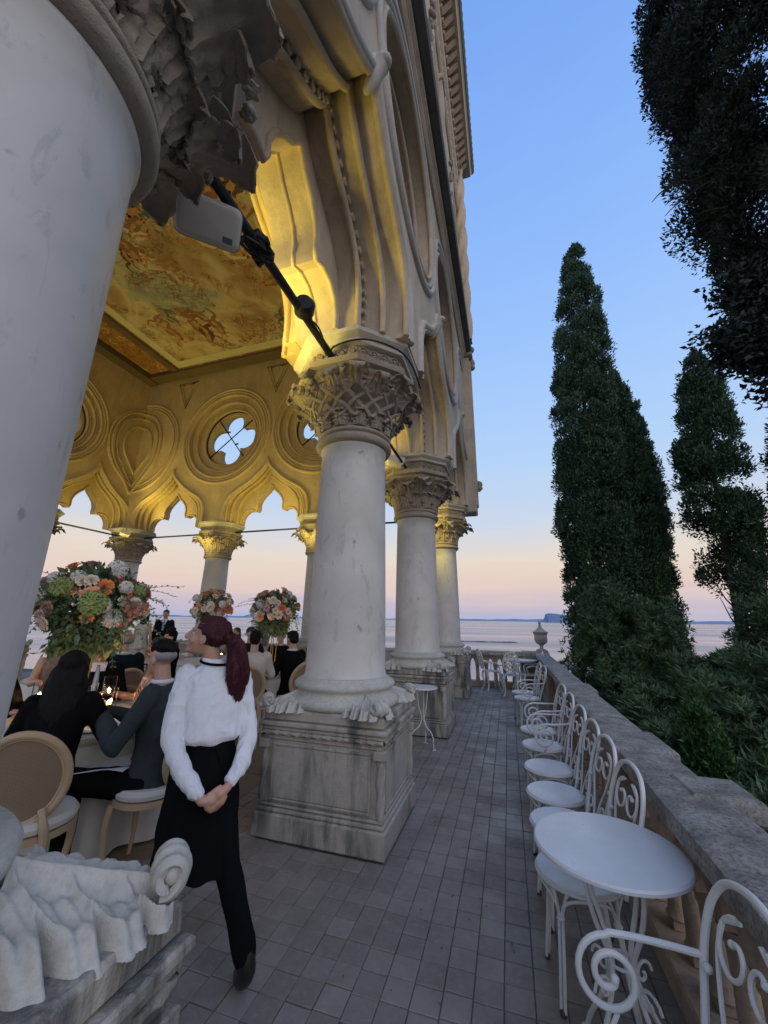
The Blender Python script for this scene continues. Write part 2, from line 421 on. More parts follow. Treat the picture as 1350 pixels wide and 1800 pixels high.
floor_thing = bpy.data.objects.new('terrace_paving', None); COL.objects.link(floor_thing); tag(floor_thing, kind='structure')
TS = .130
tile_meshes = []
for k in range(8):
    mb = MB(); j = random.uniform(.0012, .0026)
    h = TS / 2 - j; mb.box(-h, h, -h + .001, h - .001, -.02, 0, .0028); tile_meshes.append(mb.mesh('tile', M['tile'], smooth=False))
tiles = []
ix0, ix1 = int(-2.4 / TS) - 1, int(.62 / TS) + 1
for iy in range(int(-1 / TS), int(11.0 / TS) + 1):
    for ix in range(ix0, ix1):
        x = (ix + .5) * TS; y = (iy + .5) * TS
        col_sh = (mnoise.noise(Vector((ix * 3.1, 5, 0))) * .02)
        y += col_sh + (.5 * TS if ix in (-1, 1, 2, 4) and iy > 28 else 0) * 0
        if x > .66: continue
        tiles.append((x, y))
def under_pier(x, y):
    return any(abs(x + 1.45) < .50 and abs(y - cy) < .44 for cy in (.45, 3.48, 6.47, 9.5))
tiles = [t for t in tiles if not under_pier(*t)]
def shows(t):
    v = Vector((t[0], t[1], -1.6)); d = v.dot(fw)
    if d < .3: return False
    px = v.dot(r2) / d * F_PX; py = v.dot(u2) / d * F_PX
    return abs(px) < 680 and abs(py) < 905 and not (px < -340 and py < -600)
vis = sorted([t for t in tiles if shows(t)], key=lambda t: t[0] ** 2 + t[1] ** 2 + 2.5)
near = set(vis[:298]); stuff = MB()
for t in tiles:
    if t in near:
        o = obj('tile', random.choice(tile_meshes), floor_thing, (t[0], t[1], random.uniform(-.0022, .0022)), (random.uniform(-.006, .006), random.uniform(-.006, .006), random.uniform(-.006, .006)))
    else:
        h = TS / 2 - random.uniform(.0015, .003); z = random.uniform(-.003, .003)
        stuff.box(t[0] - h, t[0] + h, t[1] - h, t[1] + h, -.02, z, .003)
o = build('tile', stuff, 'tile', floor_thing, smooth=False, fix=False); tag(o, kind='stuff')
M['dead_leaf'] = plain('dead_leaf', (.16, .10, .05), .9); lm = MB()
for k in range(150):
    x, y = (random.uniform(-.85, .6), random.uniform(1.7, 9)) if k % 3 else (random.uniform(.35, .58), random.uniform(1.5, 8)); a = random.uniform(0, 6.28); s = random.uniform(.006, .016); c, d = math.cos(a) * s, math.sin(a) * s
    lm.add([(x - c, y - d, .004), (x + d * .4, y - c * .4, .007), (x + c, y + d, .005), (x - d * .4, y + c * .4, .009)], [(0, 1, 2, 3)])
tag(build('fallen_leaves', lm, 'dead_leaf', fix=False), kind='stuff')
# inner floor of the loggia: large dull boards of stone
M['loggia_floor'] = stone('loggia_floor_stone', (.20, .15, .095), (.10, .07, .045), scale=2, bumpd=.003, bs=.3)
lf = bpy.data.objects.new('loggia_floor', None); COL.objects.link(lf); tag(lf, kind='structure')
slabs = MB(); cnt = 0
for iy in range(-8, 24):
    for ix in range(0, 21):
        x0 = -2.47 - (ix + 1) * .45 ; y0 = iy * .45
        if x0 < -12 or y0 > 9.5: continue
        z = random.uniform(-.002, .002); q = MB(); q.box(-.222, .222, -.222, .222, -.02, 0, .002)
        if -4.6 < x0 < -2.4 and .8 < y0 < 7:
            obj('floor_slab', q.mesh('floor_slab', M['loggia_floor'], smooth=False), lf, (x0 + .225, y0 + .225, z))
        else: slabs.box(x0 + .003, x0 + .447, y0 + .003, y0 + .447, -.02, z, .002)
tag(build('floor_slab', slabs, 'loggia_floor', lf, smooth=False, fix=False), kind='stuff')

# ================================================================== BALUSTRADES
BX = .73      # axis of the side balustrade
def pointed(sc, w, z0, zs, za):
    """pointed opening outline, centred at sc"""
    h = w / 2; left = []; n = 6
    for i in range(n + 1):
        t = i / n; left.append((sc - h * (1 - t) ** .62 if t < 1 else sc, zs + (za - zs) * (t ** .9)))
    right = [(2 * sc - a, b) for a, b in reversed(left[:-1])]
    return [(sc + h, z0), (sc - h, z0)][::-1] + left + right if False else [(sc - h, z0)] + left + right + [(sc + h, z0)]
def balustrade(name, label, s0, s1, piers, mapf, side_axis):
    t = thing(name, label, 'balustrade')
    q = MB(); a = mapf(s0, 0, -.14); b = mapf(s1, 0, .14)
    q.box(min(a[0], b[0]), max(a[0], b[0]), min(a[1], b[1]), max(a[1], b[1]), 0, .13, .01); build('plinth', q, 'balu', t)
    # pierced arcade, bay by bay
    for i in range(len(piers) - 1):
        a = piers[i] + .17; b = piers[i + 1] - .17; n = max(1, round((b - a) / .225)); wv = (b - a) / n
        holes = []
        for k in range(n):
            c = a + (k + .5) * wv; holes.append(list(reversed(pointed(c, wv * .60, .135, .50, .66))))
        outer = [(a - .03, .60), (a - .03, .74), (b + .03, .74), (b + .03, .60)]
        # head panel follows the pointed heads
        line = [(a - .03, .52)]
        for k in range(n):
            c = a + (k + .5) * wv; h = wv * .31
            line += [(c - h, .52)] + [(c - h * (1 - (j / 6)) ** .62 if j < 6 else c, .52 + .15 * (j / 6) ** .9) for j in range(1, 7)] + [(c + h * (1 - (j / 6)) ** .62, .52 + .15 * (j / 6) ** .9) for j in range(5, 0, -1)] + [(c + h, .52)]
        line += [(b + .03, .52), (b + .03, .72), (a - .03, .72)]
        q = MB(); q.panel(line, [], -.055, .055, mapf); build('arcade_head', q, 'balu', t, angle=50)
        for k in range(n + 1):
            c = a + k * wv; p = mapf(c, 0, 0)
            q = MB(); q.box(-.045, .045, -.045, .045, .13, .17, .006)
            q.lathe([(.055, .17), (.060, .18), (.050, .195), (.046, .22), (.043, .34), (.043, .46), (.052, .475), (.048, .485), (.062, .523)], 14, cap=False)
            build('baluster', q, 'balu', t, loc=(p[0], p[1], 0))
    for pz in piers:
        p = mapf(pz, 0, 0); q = MB(); q.box(-.17, .17, -.17, .17, 0, .12, .01); q.box(-.15, .15, -.15, .15, .12, .72, .008); q.box(-.115, .115, -.16, -.13, .2, .66, .008); q.box(-.16, -.13, -.115, .115, .2, .66, .008)
        build('pier', q, 'balu', t, loc=(p[0], p[1], 0))
    # under-moulding and coping stones
    edges = []; x = s0
    while x < s1 - .01:
        L = random.uniform(.82, 1.15); x2 = min(s1, x + L)
        if s1 - x2 < .4: x2 = s1
        edges.append((x, x2)); x = x2
    for (x, x2) in edges:
        q = MB(); ws = .14
        a = mapf(x + .003, 0, -ws); b = mapf(x2 - .003, 0, ws)
        X0, X1 = sorted((a[0], b[0])); Y0, Y1 = sorted((a[1], b[1]))
        sub = MB(); sub.box(X0 + .05, X1 - .05, Y0 + (.05 if side_axis == 'x' else 0), Y1 - (.05 if side_axis == 'x' else 0), .72, .765, .008) if side_axis != 'y' else sub.box(X0 + .05, X1 - .05, Y0, Y1, .72, .765, .006)
        build('coping_moulding', sub, 'balu', t)
        # worn, slightly uneven coping: subdivided top
        nx = 9; ny = max(6, int((x2 - x) / .07))
        if side_axis == 'y': lx, ly = (X0, X1), (Y0, Y1)
        else: lx, ly = (X0, X1), (Y0, Y1); nx, ny = max(6, int((x2 - x) / .07)), 9
        def top(u, v):
            px = lx[0] + (lx[1] - lx[0]) * u; py = ly[0] + (ly[1] - ly[0]) * v
            e = min(u * (lx[1] - lx[0]), (1 - u) * (lx[1] - lx[0]), v * (ly[1] - ly[0]), (1 - v) * (ly[1] - ly[0]))
            return (px, py, .862 + .004 * nz3((px * 6, py * 6, 1)) + .003 * nz3((px * 20, py * 20, 1)) - (.012 if e < .004 else 0))
        q.grid(top, nx, ny)
        nb = len(q.v)
        ring = [i for i in range(nx)] + [nx * j + nx - 1 for j in range(1, ny)] + [nx * (ny - 1) + i for i in range(nx - 2, -1, -1)] + [nx * j for j in range(ny - 2, 0, -1)]
        low = [(q.v[i][0], q.v[i][1], .765) for i in ring]; q.v.extend(low); L = len(ring)
        for i in range(L):
            j = (i + 1) % L; q.f.append((ring[j], ring[i], nb + i, nb + j))
        q.f.append(tuple(range(nb, nb + L)))
        build('coping_stone', q, 'coping', t, angle=30)
    for pz in piers:
        p = mapf(pz, 0, 0); q = MB(); q.box(-.172, .172, -.225, .225, .768, .876, .014)
        q.box(-.162, .162, -.195, .195, .725, .768, .01); build('pier_cap', q, 'coping', t, loc=(p[0], p[1], 0))
    return t
sideb = balustrade('balustrade', 'long stone balustrade with a lichen-grey coping running along the white chairs', -1.2, 10.62,
                   [-1.4, 3.15, 5.35, 7.7, 10.72], lambda s, z, d: (BX + d, s, z), 'y')
q = MB(); q.box(-.14, .14, -.14, .14, .77, .874, .02); build('coping_lug', q, 'coping', sideb, loc=(.86, 2.42, 0))
balustrade('balustrade', 'short stone balustrade closing the far end of the terrace behind the cast iron chairs', -1.75, .5,
           [-1.9, .45], lambda s, z, d: (s, 10.85 + d, z), 'x')
# urn on the corner
u = thing('garden_urn', 'grey stone urn with a pointed lid on the far corner of the balustrade', 'urn', (BX + .02, 10.72, .876))
q = MB(); q.box(-.13, .13, -.13, .13, 0, .05, .006); build('base', q, 'urn', u)
q = MB(); q.lathe([(.10, .05), (.105, .065), (.05, .085), (.035, .12), (.045, .14), (.035, .15), (.07, .18), (.125, .23), (.15, .30), (.152, .36), (.145, .40), (.165, .43), (.175, .455), (.16, .462)], 28)
for k in range(16):
    a = 2 * PI * k / 16; q.tube([(.075 * math.cos(a), .075 * math.sin(a), .185), (.13 * math.cos(a), .13 * math.sin(a), .235), (.153 * math.cos(a), .153 * math.sin(a), .31)], [.006, .012, .006], 5)
build('bowl', q, 'urn', u)
q = MB(); q.lathe([(.185, .463), (.19, .475), (.13, .505), (.08, .545), (.05, .59), (.03, .62), (.04, .635), (.022, .65)], 28); build('lid', q, 'urn', u)
q = MB(); q.lathe([(.01, .648), (.03, .665), (.036, .69), (.03, .72), (.008, .75)], 14); build('finial', q, 'urn', u)

# ================================================================== COLUMNS
def thick(mb, fn, nu, nv, th):
    P = np.array([[fn(i / (nu - 1), j / (nv - 1)) for i in range(nu)] for j in range(nv)])
    du = np.gradient(P, axis=1); dv = np.gradient(P, axis=0); n = np.cross(du, dv); n /= (np.linalg.norm(n, axis=2, keepdims=True) + 1e-9)
    Q = P - n * th; vs = [tuple(p) for p in P.reshape(-1, 3)] + [tuple(p) for p in Q.reshape(-1, 3)]; o = nu * nv; fs = []
    for j in range(nv - 1):
        for i in range(nu - 1):
            a = j * nu + i; fs.append((a, a + 1, a + nu + 1, a + nu)); fs.append((o + a, o + a + nu, o + a + nu + 1, o + a + 1))
    ring = list(range(nu)) + [nu * j + nu - 1 for j in range(1, nv)] + [nu * (nv - 1) + i for i in range(nu - 2, -1, -1)] + [nu * j for j in range(nv - 2, 0, -1)]
    for k in range(len(ring)):
        a = ring[k]; b = ring[(k + 1) % len(ring)]; fs.append((b, a, o + a, o + b))
    mb.add(vs, fs)
def acanthus(H, W, out, nu=15, nv=22, seed=0, curl=1.0):
    """leaf rising from the origin (outward +x, up +z), tip rolled outward"""
    def fn(a, b):
        v = a * 2 - 1; u = b
        lobes = 5; lob = abs(math.sin(u * PI * lobes)) ** .6
        w = W * (.55 + .55 * math.sin(PI * min(1, u * 1.05)) ** .8) * (.66 + .34 * lob) * (1 - max(0, u - .82) / .18 * .75)
        if u < .6: x = .015 + out * .35 * (u / .6) ** 2; z = H * u * 1.28
        else:
            ang = (u - .6) / .4 * PI * .95 * curl; rr = H * .19
            x = .015 + out * .35 + rr * (1 - math.cos(ang)) * (out / .1) ** .4; z = H * .768 + rr * math.sin(ang)
        flute = .010 * math.cos(v * PI * 4.0) * (1 - .3 * u) + .016 * (1 - abs(v)) - .02 * abs(v) ** 2
        edge = .012 * math.sin(u * 40 + seed) * abs(v) ** 2
        y = v * w / 2
        return (x + flute * (1 if u < .75 else .4) + edge + .006 * nz3((u * 9, v * 5, seed)), y, z + .012 * abs(v) ** 2 * math.cos(u * PI * lobes * 2))
    mb = MB(); thick(mb, fn, nu, nv, .012); return mb
def rope(mb, p0, p1, r, n=14, seg=60, pitch=.055, starts=3):
    a = Vector(p0); d = Vector(p1) - a; L = d.length; d.normalize(); u = d.orthogonal().normalized(); w_ = d.cross(u)
    def fn(i, j):
        ang = 2 * PI * i; s = L * j; rr = r * (1 + .22 * math.cos(starts * (ang) - 2 * PI * s / pitch))
        p = a + d * s + (u * math.cos(ang) + w_ * math.sin(ang)) * rr; return (p.x, p.y, p.z)
    seg = int(L / (pitch / starts) * 4) if L / (pitch / starts) * 4 < 200 else 200
    mb.grid(fn, n, seg, True)
LEAF = {}
def leafmesh(key, *a, **k):
    if key not in LEAF: LEAF[key] = acanthus(*a, **k).mesh('leaf', M['carved'], angle=60, fix=True)
    return LEAF[key]
def spur_mesh(nu, nv):
    """fleshy acanthus spur: spine from the torus to the corner, fluted lobes drooping to both sides, rolled tip"""
    mb = MB()
    P = .33                      # lobe spacing along the swept rib coordinate
    def fn(a, b):
        u = b; y = (a * 2 - 1) * .330; ay = abs(y)
        wmax = .205 * max(0, 1 - u) ** .5 + .056
        s_ = (u - ay * 2.5 + 1.02) / P; fr = s_ - math.floor(s_); dm = min(fr, 1 - fr)        # 0 on the ridge between two lobes
        half = wmax * (1 - .40 * math.exp(-(dm / .17) ** 2)) * (1 + .05 * math.sin(s_ * 5))
        q = ay / half
        r = .33 + .36 * u
        mid = 1.035 - .115 * u ** .85 - .105 * min(q, 1.2) ** 2.0 * (1 - .62 * u)
        amp = min(1, q * 4.5) * (1 - .40 * u)
        flute = -.034 * math.sin(PI * min(1, fr)) ** .9 * amp + .012 * amp
        fine = .0045 * math.cos(fr * 2 * PI * 3) * amp
        spine = .018 * math.exp(-(y / .012) ** 2) - .012 * math.exp(-((ay - .040) / .016) ** 2)
        lip = .022 * math.exp(-((q - .72) / .14) ** 2)
        z = mid + flute + fine + spine + lip + .004 * nz3((r * 12, y * 12, 2)) + .0008 * nz3((r * 75, y * 75, 2))
        if q > .74: z -= (min(1, (q - .74) / .29)) ** 3.0 * (z - .872)
        if q > 1.03: z = .872
        hole = math.exp(-((dm / .045) ** 2)) * math.exp(-(((q - .88) / .10) ** 2)); z -= .045 * hole
        return (r, y, max(.872, z))
    mb.grid(fn, nu, nv)
    mb.f = [f for f in mb.f if max(mb.v[i][2] for i in f) > .8725]
    def roll(a, b):
        ang = -PI * .62 + 2 * PI * 1.10 * b; s = a * 2 - 1
        rad = (.062 - .026 * b) * (1 - .30 * abs(s) ** 2.2)
        rad *= 1 + .09 * math.cos(s * PI * 3.0 + .6) + .12 * nz3((s * 2.4, b * 4, 4)) + .02 * nz3((s * 12, b * 18, 4))
        return (.668 + math.cos(ang) * rad * .95, s * (.066 - .010 * math.sin(b * 6)), .955 + math.sin(ang) * rad)
    thick(mb, roll, 33 if nu > 100 else 13, 90 if nu > 100 else 40, .020)
    mb.ball((.672, 0, .958), (.036, .060, .036), 14, 10, lambda d: 1 + .12 * nz3((d[0] * 4, d[1] * 4, d[2] * 4)))
    return mb
def column(cx, cy, label, style, detail=1, cat='column', sup=True, group=None, poff=(0, 0)):
    t = thing('stone_column', label, cat, (cx, cy, 0), 0, group)
    # ---- pedestal
    ped = MB(); hx, hy = .50, .445
    def bx(q, ex, z0, z1, bv=.008): q.box(-hx - ex, hx + ex, -hy - ex, hy + ex, z0, z1, bv)
    bx(ped, .035, 0, .17, .012); bx(ped, .020, .17, .20, .01); bx(ped, .005, .20, .225, .01)
    build('plinth', ped, 'stone', t)
    q = MB(); q.box(-hx + .012, hx - .012, -hy + .012, hy - .012, .225, .66, .004); build('die', q, 'stone', t)
    for s in (-1, 1):            # framed panels, raised border round a sunk field
        for ax in (0, 1):
            if ax == 0: w_ = hx - .105; y0 = s * (hy - .010); mk = lambda a0, a1, z0, z1, d: (a0, a1, min(y0, y0 + s * d), max(y0, y0 + s * d), z0, z1)
            else: w_ = hy - .105; y0 = s * (hx - .010); mk = lambda a0, a1, z0, z1, d: (min(y0, y0 + s * d), max(y0, y0 + s * d), a0, a1, z0, z1)
            q = MB(); q.box(*mk(-w_, w_, .265, .62, .008), .004)
            for (a0, a1, z0, z1) in ((-w_ - .018, w_ + .018, .622, .642), (-w_ - .018, w_ + .018, .245, .263), (-w_ - .018, -w_, .264, .621), (w_, w_ + .018, .264, .621)):
                q.box(*mk(a0, a1, z0, z1, .016), .004)
            build('panel', q, 'stone', t)
    for sx in (-1, 1):
        for sy in (-1, 1):
            q = MB(); rope(q, (sx * (hx - .014), sy * (hy - .014), .235), (sx * (hx - .014), sy * (hy - .014), .60), .030, pitch=.16)
            build('twisted_shaft', q, 'stone', t, angle=70)
            q = MB(); q.box(sx * (hx - .014) - .042, sx * (hx - .014) + .042, sy * (hy - .014) - .042, sy * (hy - .014) + .042, .602, .665, .006)
            build('corner_block', q, 'stone', t)
    q = MB(); bx(q, .000, .662, .70, .006); bx(q, .022, .732, .762, .008); bx(q, .040, .764, .80, .008); bx(q, .012, .802, .885, .012)
    build('cap_moulding', q, 'stone', t)
    q = MB(); e = hx + .012; f = hy + .012; zz = .716
    q.box(-hx + .0, hx - .0, -hy + .0, hy - .0, .7005, .7315)
    for s in (-1, 1):
        rope(q, (-e, s * f, zz), (e, s * f, zz), .016, 10, pitch=.09); rope(q, (s * e, -f, zz), (s * e, f, zz), .016, 10, pitch=.09)
    build('rope_moulding', q, 'stone', t, angle=70)
    for c_ in kids(t): c_.location = (poff[0], poff[1], 0)
    # ---- base
    q = MB(); q.lathe([(.46, .886), (.485, .905), (.49, .935), (.475, .965), (.43, .985), (.415, 1.0), (.42, 1.02), (.445, 1.035), (.45, 1.06), (.435, 1.08), (.40, 1.09), (.395, 1.105), (.372, 1.115)], 64)
    build('base', q, 'base_stone', t, angle=60)
    key = 'spur%d' % detail
    if key not in LEAF: LEAF[key] = spur_mesh(170 if detail > 1 else 60, 150 if detail > 1 else 50).mesh('spur_leaf', M['base_stone'], angle=70)
    for k in range(4):
        obj('spur_leaf', LEAF[key], t, (poff[0] * .8, poff[1] * .8, 0), (0, 0, PI / 4 + k * PI / 2 + (.03 if k % 2 else -.03)))
    # ---- shaft with entasis
    q = MB(); pf = [(.372, 1.116), (.366, 1.14)]
    for k in range(13):
        z = 1.15 + (3.25 - 1.15) * k / 12; pf.append((.362 - .030 * (k / 12) ** 1.5, z))
    pf += [(.345, 3.262), (.345, 3.285)]
    q.lathe(pf, 96); build('shaft', q, 'marble', t, angle=60)
    # ---- capital
    q = MB(); q.lathe([(.345, 3.286), (.385, 3.30), (.40, 3.33), (.395, 3.36), (.365, 3.375), (.36, 3.39), (.385, 3.40), (.39, 3.42), (.37, 3.44), (.355, 3.445)], 64)
    build('astragal', q, 'carved', t, angle=60)
    q = MB(); q.lathe([(.345, 3.446), (.35, 3.55), (.375, 3.70), (.43, 3.82), (.52, 3.92), (.55, 3.945)], 48); build('bell', q, 'carved', t, angle=60)
    n1 = 12
    if style == 'lattice':
        for k in range(n1):
            a = 2 * PI * k / n1
            obj('leaf', leafmesh('s', .15, .17, .09, seed=1), t, (.36 * math.cos(a), .36 * math.sin(a), 3.45), (0, 0, a))
        q = MB()
        for k in range(16):            # crossing split straps
            for sg in (-1, 1):
                for off in (-.020, .0, .020):
                    pts = []
                    for j in range(9):
                        u = j / 8; a = 2 * PI * k / 16 + sg * (u - .5) * .80 + off * 1.35; z = 3.53 + .31 * u
                        r = .405 + .145 * u ** 1.5 + (.018 if ((j + (k % 2)) % 4 < 2) == (sg > 0) else -.002)
                        pts.append((r * math.cos(a), r * math.sin(a), z))
                    q.tube(pts, .0105, 6)
        build('strapwork', q, 'carved', t, angle=60)
        for k in range(8):
            a = 2 * PI * (k + .5) / 8
            obj('leaf', leafmesh('u', .17, .24, .20, seed=3, curl=1.35), t, (.53 * math.cos(a), .53 * math.sin(a), 3.80), (0, .35, a))
        for k in range(8):
            a = 2 * PI * k / 8
            obj('leaf', leafmesh('v', .19, .17, .18, seed=5, curl=1.3), t, (.50 * math.cos(a), .50 * math.sin(a), 3.74), (0, .35, a))
    else:
        for k in range(n1):
            a = 2 * PI * (k + .5) / n1
            obj('leaf', leafmesh('a', .27, .21, .10, seed=2), t, (.35 * math.cos(a), .35 * math.sin(a), 3.45), (0, .08, a))
        for k in range(n1):
            a = 2 * PI * k / n1
            obj('leaf', leafmesh('b', .34, .26, .20, seed=4), t, (.375 * math.cos(a), .375 * math.sin(a), 3.55), (0, .26, a))
        for k in range(8):
            a = 2 * PI * (k + .5) / 8
            obj('leaf', leafmesh('c', .30, .30, .28, seed=6), t, (.46 * math.cos(a), .46 * math.sin(a), 3.66), (0, .36, a))
    # berries / bosses between the leaves break the outline
    q = MB()
    for k in range(40):
        a = random.uniform(0, 2 * PI); z = random.uniform(3.72, 3.95); r = .56 + (z - 3.70) * .62
        q.ball((r * math.cos(a), r * math.sin(a), z), random.uniform(.018, .036), 12, 9, lambda d: 1 + .9 * nz3((d[0] * 2.2 + k, d[1] * 2.2, d[2] * 2.2)))
    build('carved_fruit', q, 'carved', t, angle=80)
    # octagonal abacus, scroll frieze, impost slab
    o8 = PI / 8
    q = MB(); q.lathe([(.55, 3.93), (.58, 3.945), (.60, 3.98), (.655, 4.00), (.665, 4.03), (.665, 4.06), (.60, 4.075)], 8, rot=o8); build('abacus', q, 'carved', t, angle=20)
    if sup:
        q = MB(); q.lathe([(.585, 4.076), (.585, 4.20)], 8, rot=o8)
        for k in range(8):
            a0 = o8 + k * PI / 4; p0 = Vector((.598 * math.cos(a0), .598 * math.sin(a0), 4.138)); p1 = Vector((.598 * math.cos(a0 + PI / 4), .598 * math.sin(a0 + PI / 4), 4.138))
            nn = (p0 + p1).normalized(); nn.z = 0; nn.normalize()
            for j in range(4):
                c = p0.lerp(p1, (j + .5) / 4); tt = (p1 - p0).normalized(); pts = []
                for s in range(13):
                    an = s / 12 * 2 * PI * 1.4; rr = .05 * (1 - s / 15); pts.append(c + tt * math.cos(an) * rr + Vector((0, 0, math.sin(an) * rr)) + nn * .006)
                q.tube(pts, .0085, 5)
                q.ball(tuple(c + nn * .008), .016, 6, 4)
        build('frieze', q, 'carved', t, angle=40)
        q = MB(); q.lathe([(.60, 4.201), (.645, 4.215), (.65, 4.25), (.71, 4.29), (.715, 4.33)], 8, rot=o8); build('impost_slab', q, 'facade_grey', t, angle=20)
    return t
column(-1.45, .45, 'huge pale marble column at the left edge of the photo, seen from right beside it', 'leaf', 2, poff=(.07, .13))
column(-1.45, 3.48, 'marble column with a strapwork capital on the big pedestal behind the waitress', 'lattice', 2)
column(-1.45, 6.48, 'marble column just behind the strapwork one, small white table at its pedestal', 'leaf', 1)
column(-1.45, 9.50, 'last marble column at the far corner of the facade, capital lit golden', 'leaf', 1)
E_X = [-4.87, -8.3, -11.9]
column(E_X[0], 9.50, 'end wall column half hidden behind the strapwork capital column', 'leaf', 1)
column(E_X[1], 9.50, 'end wall column directly below the open quatrefoil', 'leaf', 1)
column(E_X[2], 9.50, 'corner column of the loggia with a lamp on its capital, left of the quatrefoil one', 'leaf', 1)
column(-11.9, 6.48, 'left wall column of the loggia, mostly hidden by the huge near column', 'leaf', 1)

# ================================================================== ARCADE WALLS
def half_inner(W):
    k = W / 3.0
    P = [(.86, 4.33), (.86, 4.50), (.80, 4.64), (.68, 4.74), (.52, 4.76), (.40, 4.70), (.375, 4.80), (.385, 4.93), (.34, 5.08), (.24, 5.22), (.12, 5.34), (0, 5.52)]
    return [(a * k, b) for a, b in P]
def half_ogee(W, d):
    """d = 0..1, how far the order stands back from the opening"""
    k = W / 3.0; e = .0 + .24 * d
    P = [(.90 + e, 4.33), (.90 + e, 4.70), (.84 + e, 4.98), (.70 + e * .95, 5.20), (.50 + e * .8, 5.38), (.30 + e * .55, 5.52 + .04 * d), (.14 + e * .3, 5.68 + .10 * d), (.05, 5.82 + .16 * d), (0, 5.93 + .22 * d)]
    P = [(p.x, p.y) for p in smooth_curve([(a * k, b, 0) for a, b in P], 3)]
    return P
def arch_line(halfs, c):
    return [(c - a, b) for a, b in halfs] + [(c + a, b) for a, b in reversed(halfs[:-1])]
def wall_layer(mb, s0, s1, zt, centres, W, halfs, cols, hole, t0, t1, mp, z0=4.33):
    line = [(s0, z0)]
    for c in centres: line += arch_line(halfs, c)
    line += [(s1, z0), (s1, zt), (s0, zt)]
    hs = [h for c in cols for h in hole(c)]
    hs = [h for h in hs if min(p[0] for p in h) > s0 + .04 and max(p[0] for p in h) < s1 - .04]
    mb.panel(line, hs, t0, t1, mp)
def clip(pts, s0, s1):
    runs = []; cur = []
    for p in pts + pts[:1]:
        if s0 <= p[0] <= s1: cur.append(p)
        elif cur: runs.append(cur); cur = []
    if cur: runs.append(cur)
    if len(runs) > 1 and runs[0][0] == runs[-1][-1]: runs[0] = runs.pop()[:-1] + runs[0]
    return [r for r in runs if len(r) > 2]
def ring_tubes(q, mp, c, rr, tr, n, t, s0, s1, k=6):
    pts = circ(c, QZ, rr, n)
    if c - rr > s0 and c + rr < s1: q.tube([mp(a, b, t) for a, b in pts], tr, k, closed=True)
    else:
        for r in clip(pts, s0, s1): q.tube([mp(a, b, t) for a, b in r], tr, k)
def circ(c, z, r, n=40): return [(c + r * math.cos(2 * PI * i / n), z + r * math.sin(2 * PI * i / n)) for i in range(n)]
QZ = 7.28
def quatre(c, R0=.98):
    out = []; L = .51; r = .385; n = 16      # four lobes as one outline
    for k in range(4):
        b = k * 90; ox = L * math.cos(R(b)); oz = L * math.sin(R(b))
        for i in range(n + 1):
            a = b - 110 + 220 * i / n; out.append((c + ox + r * math.cos(R(a)), QZ + oz + r * math.sin(R(a))))
    return [out]
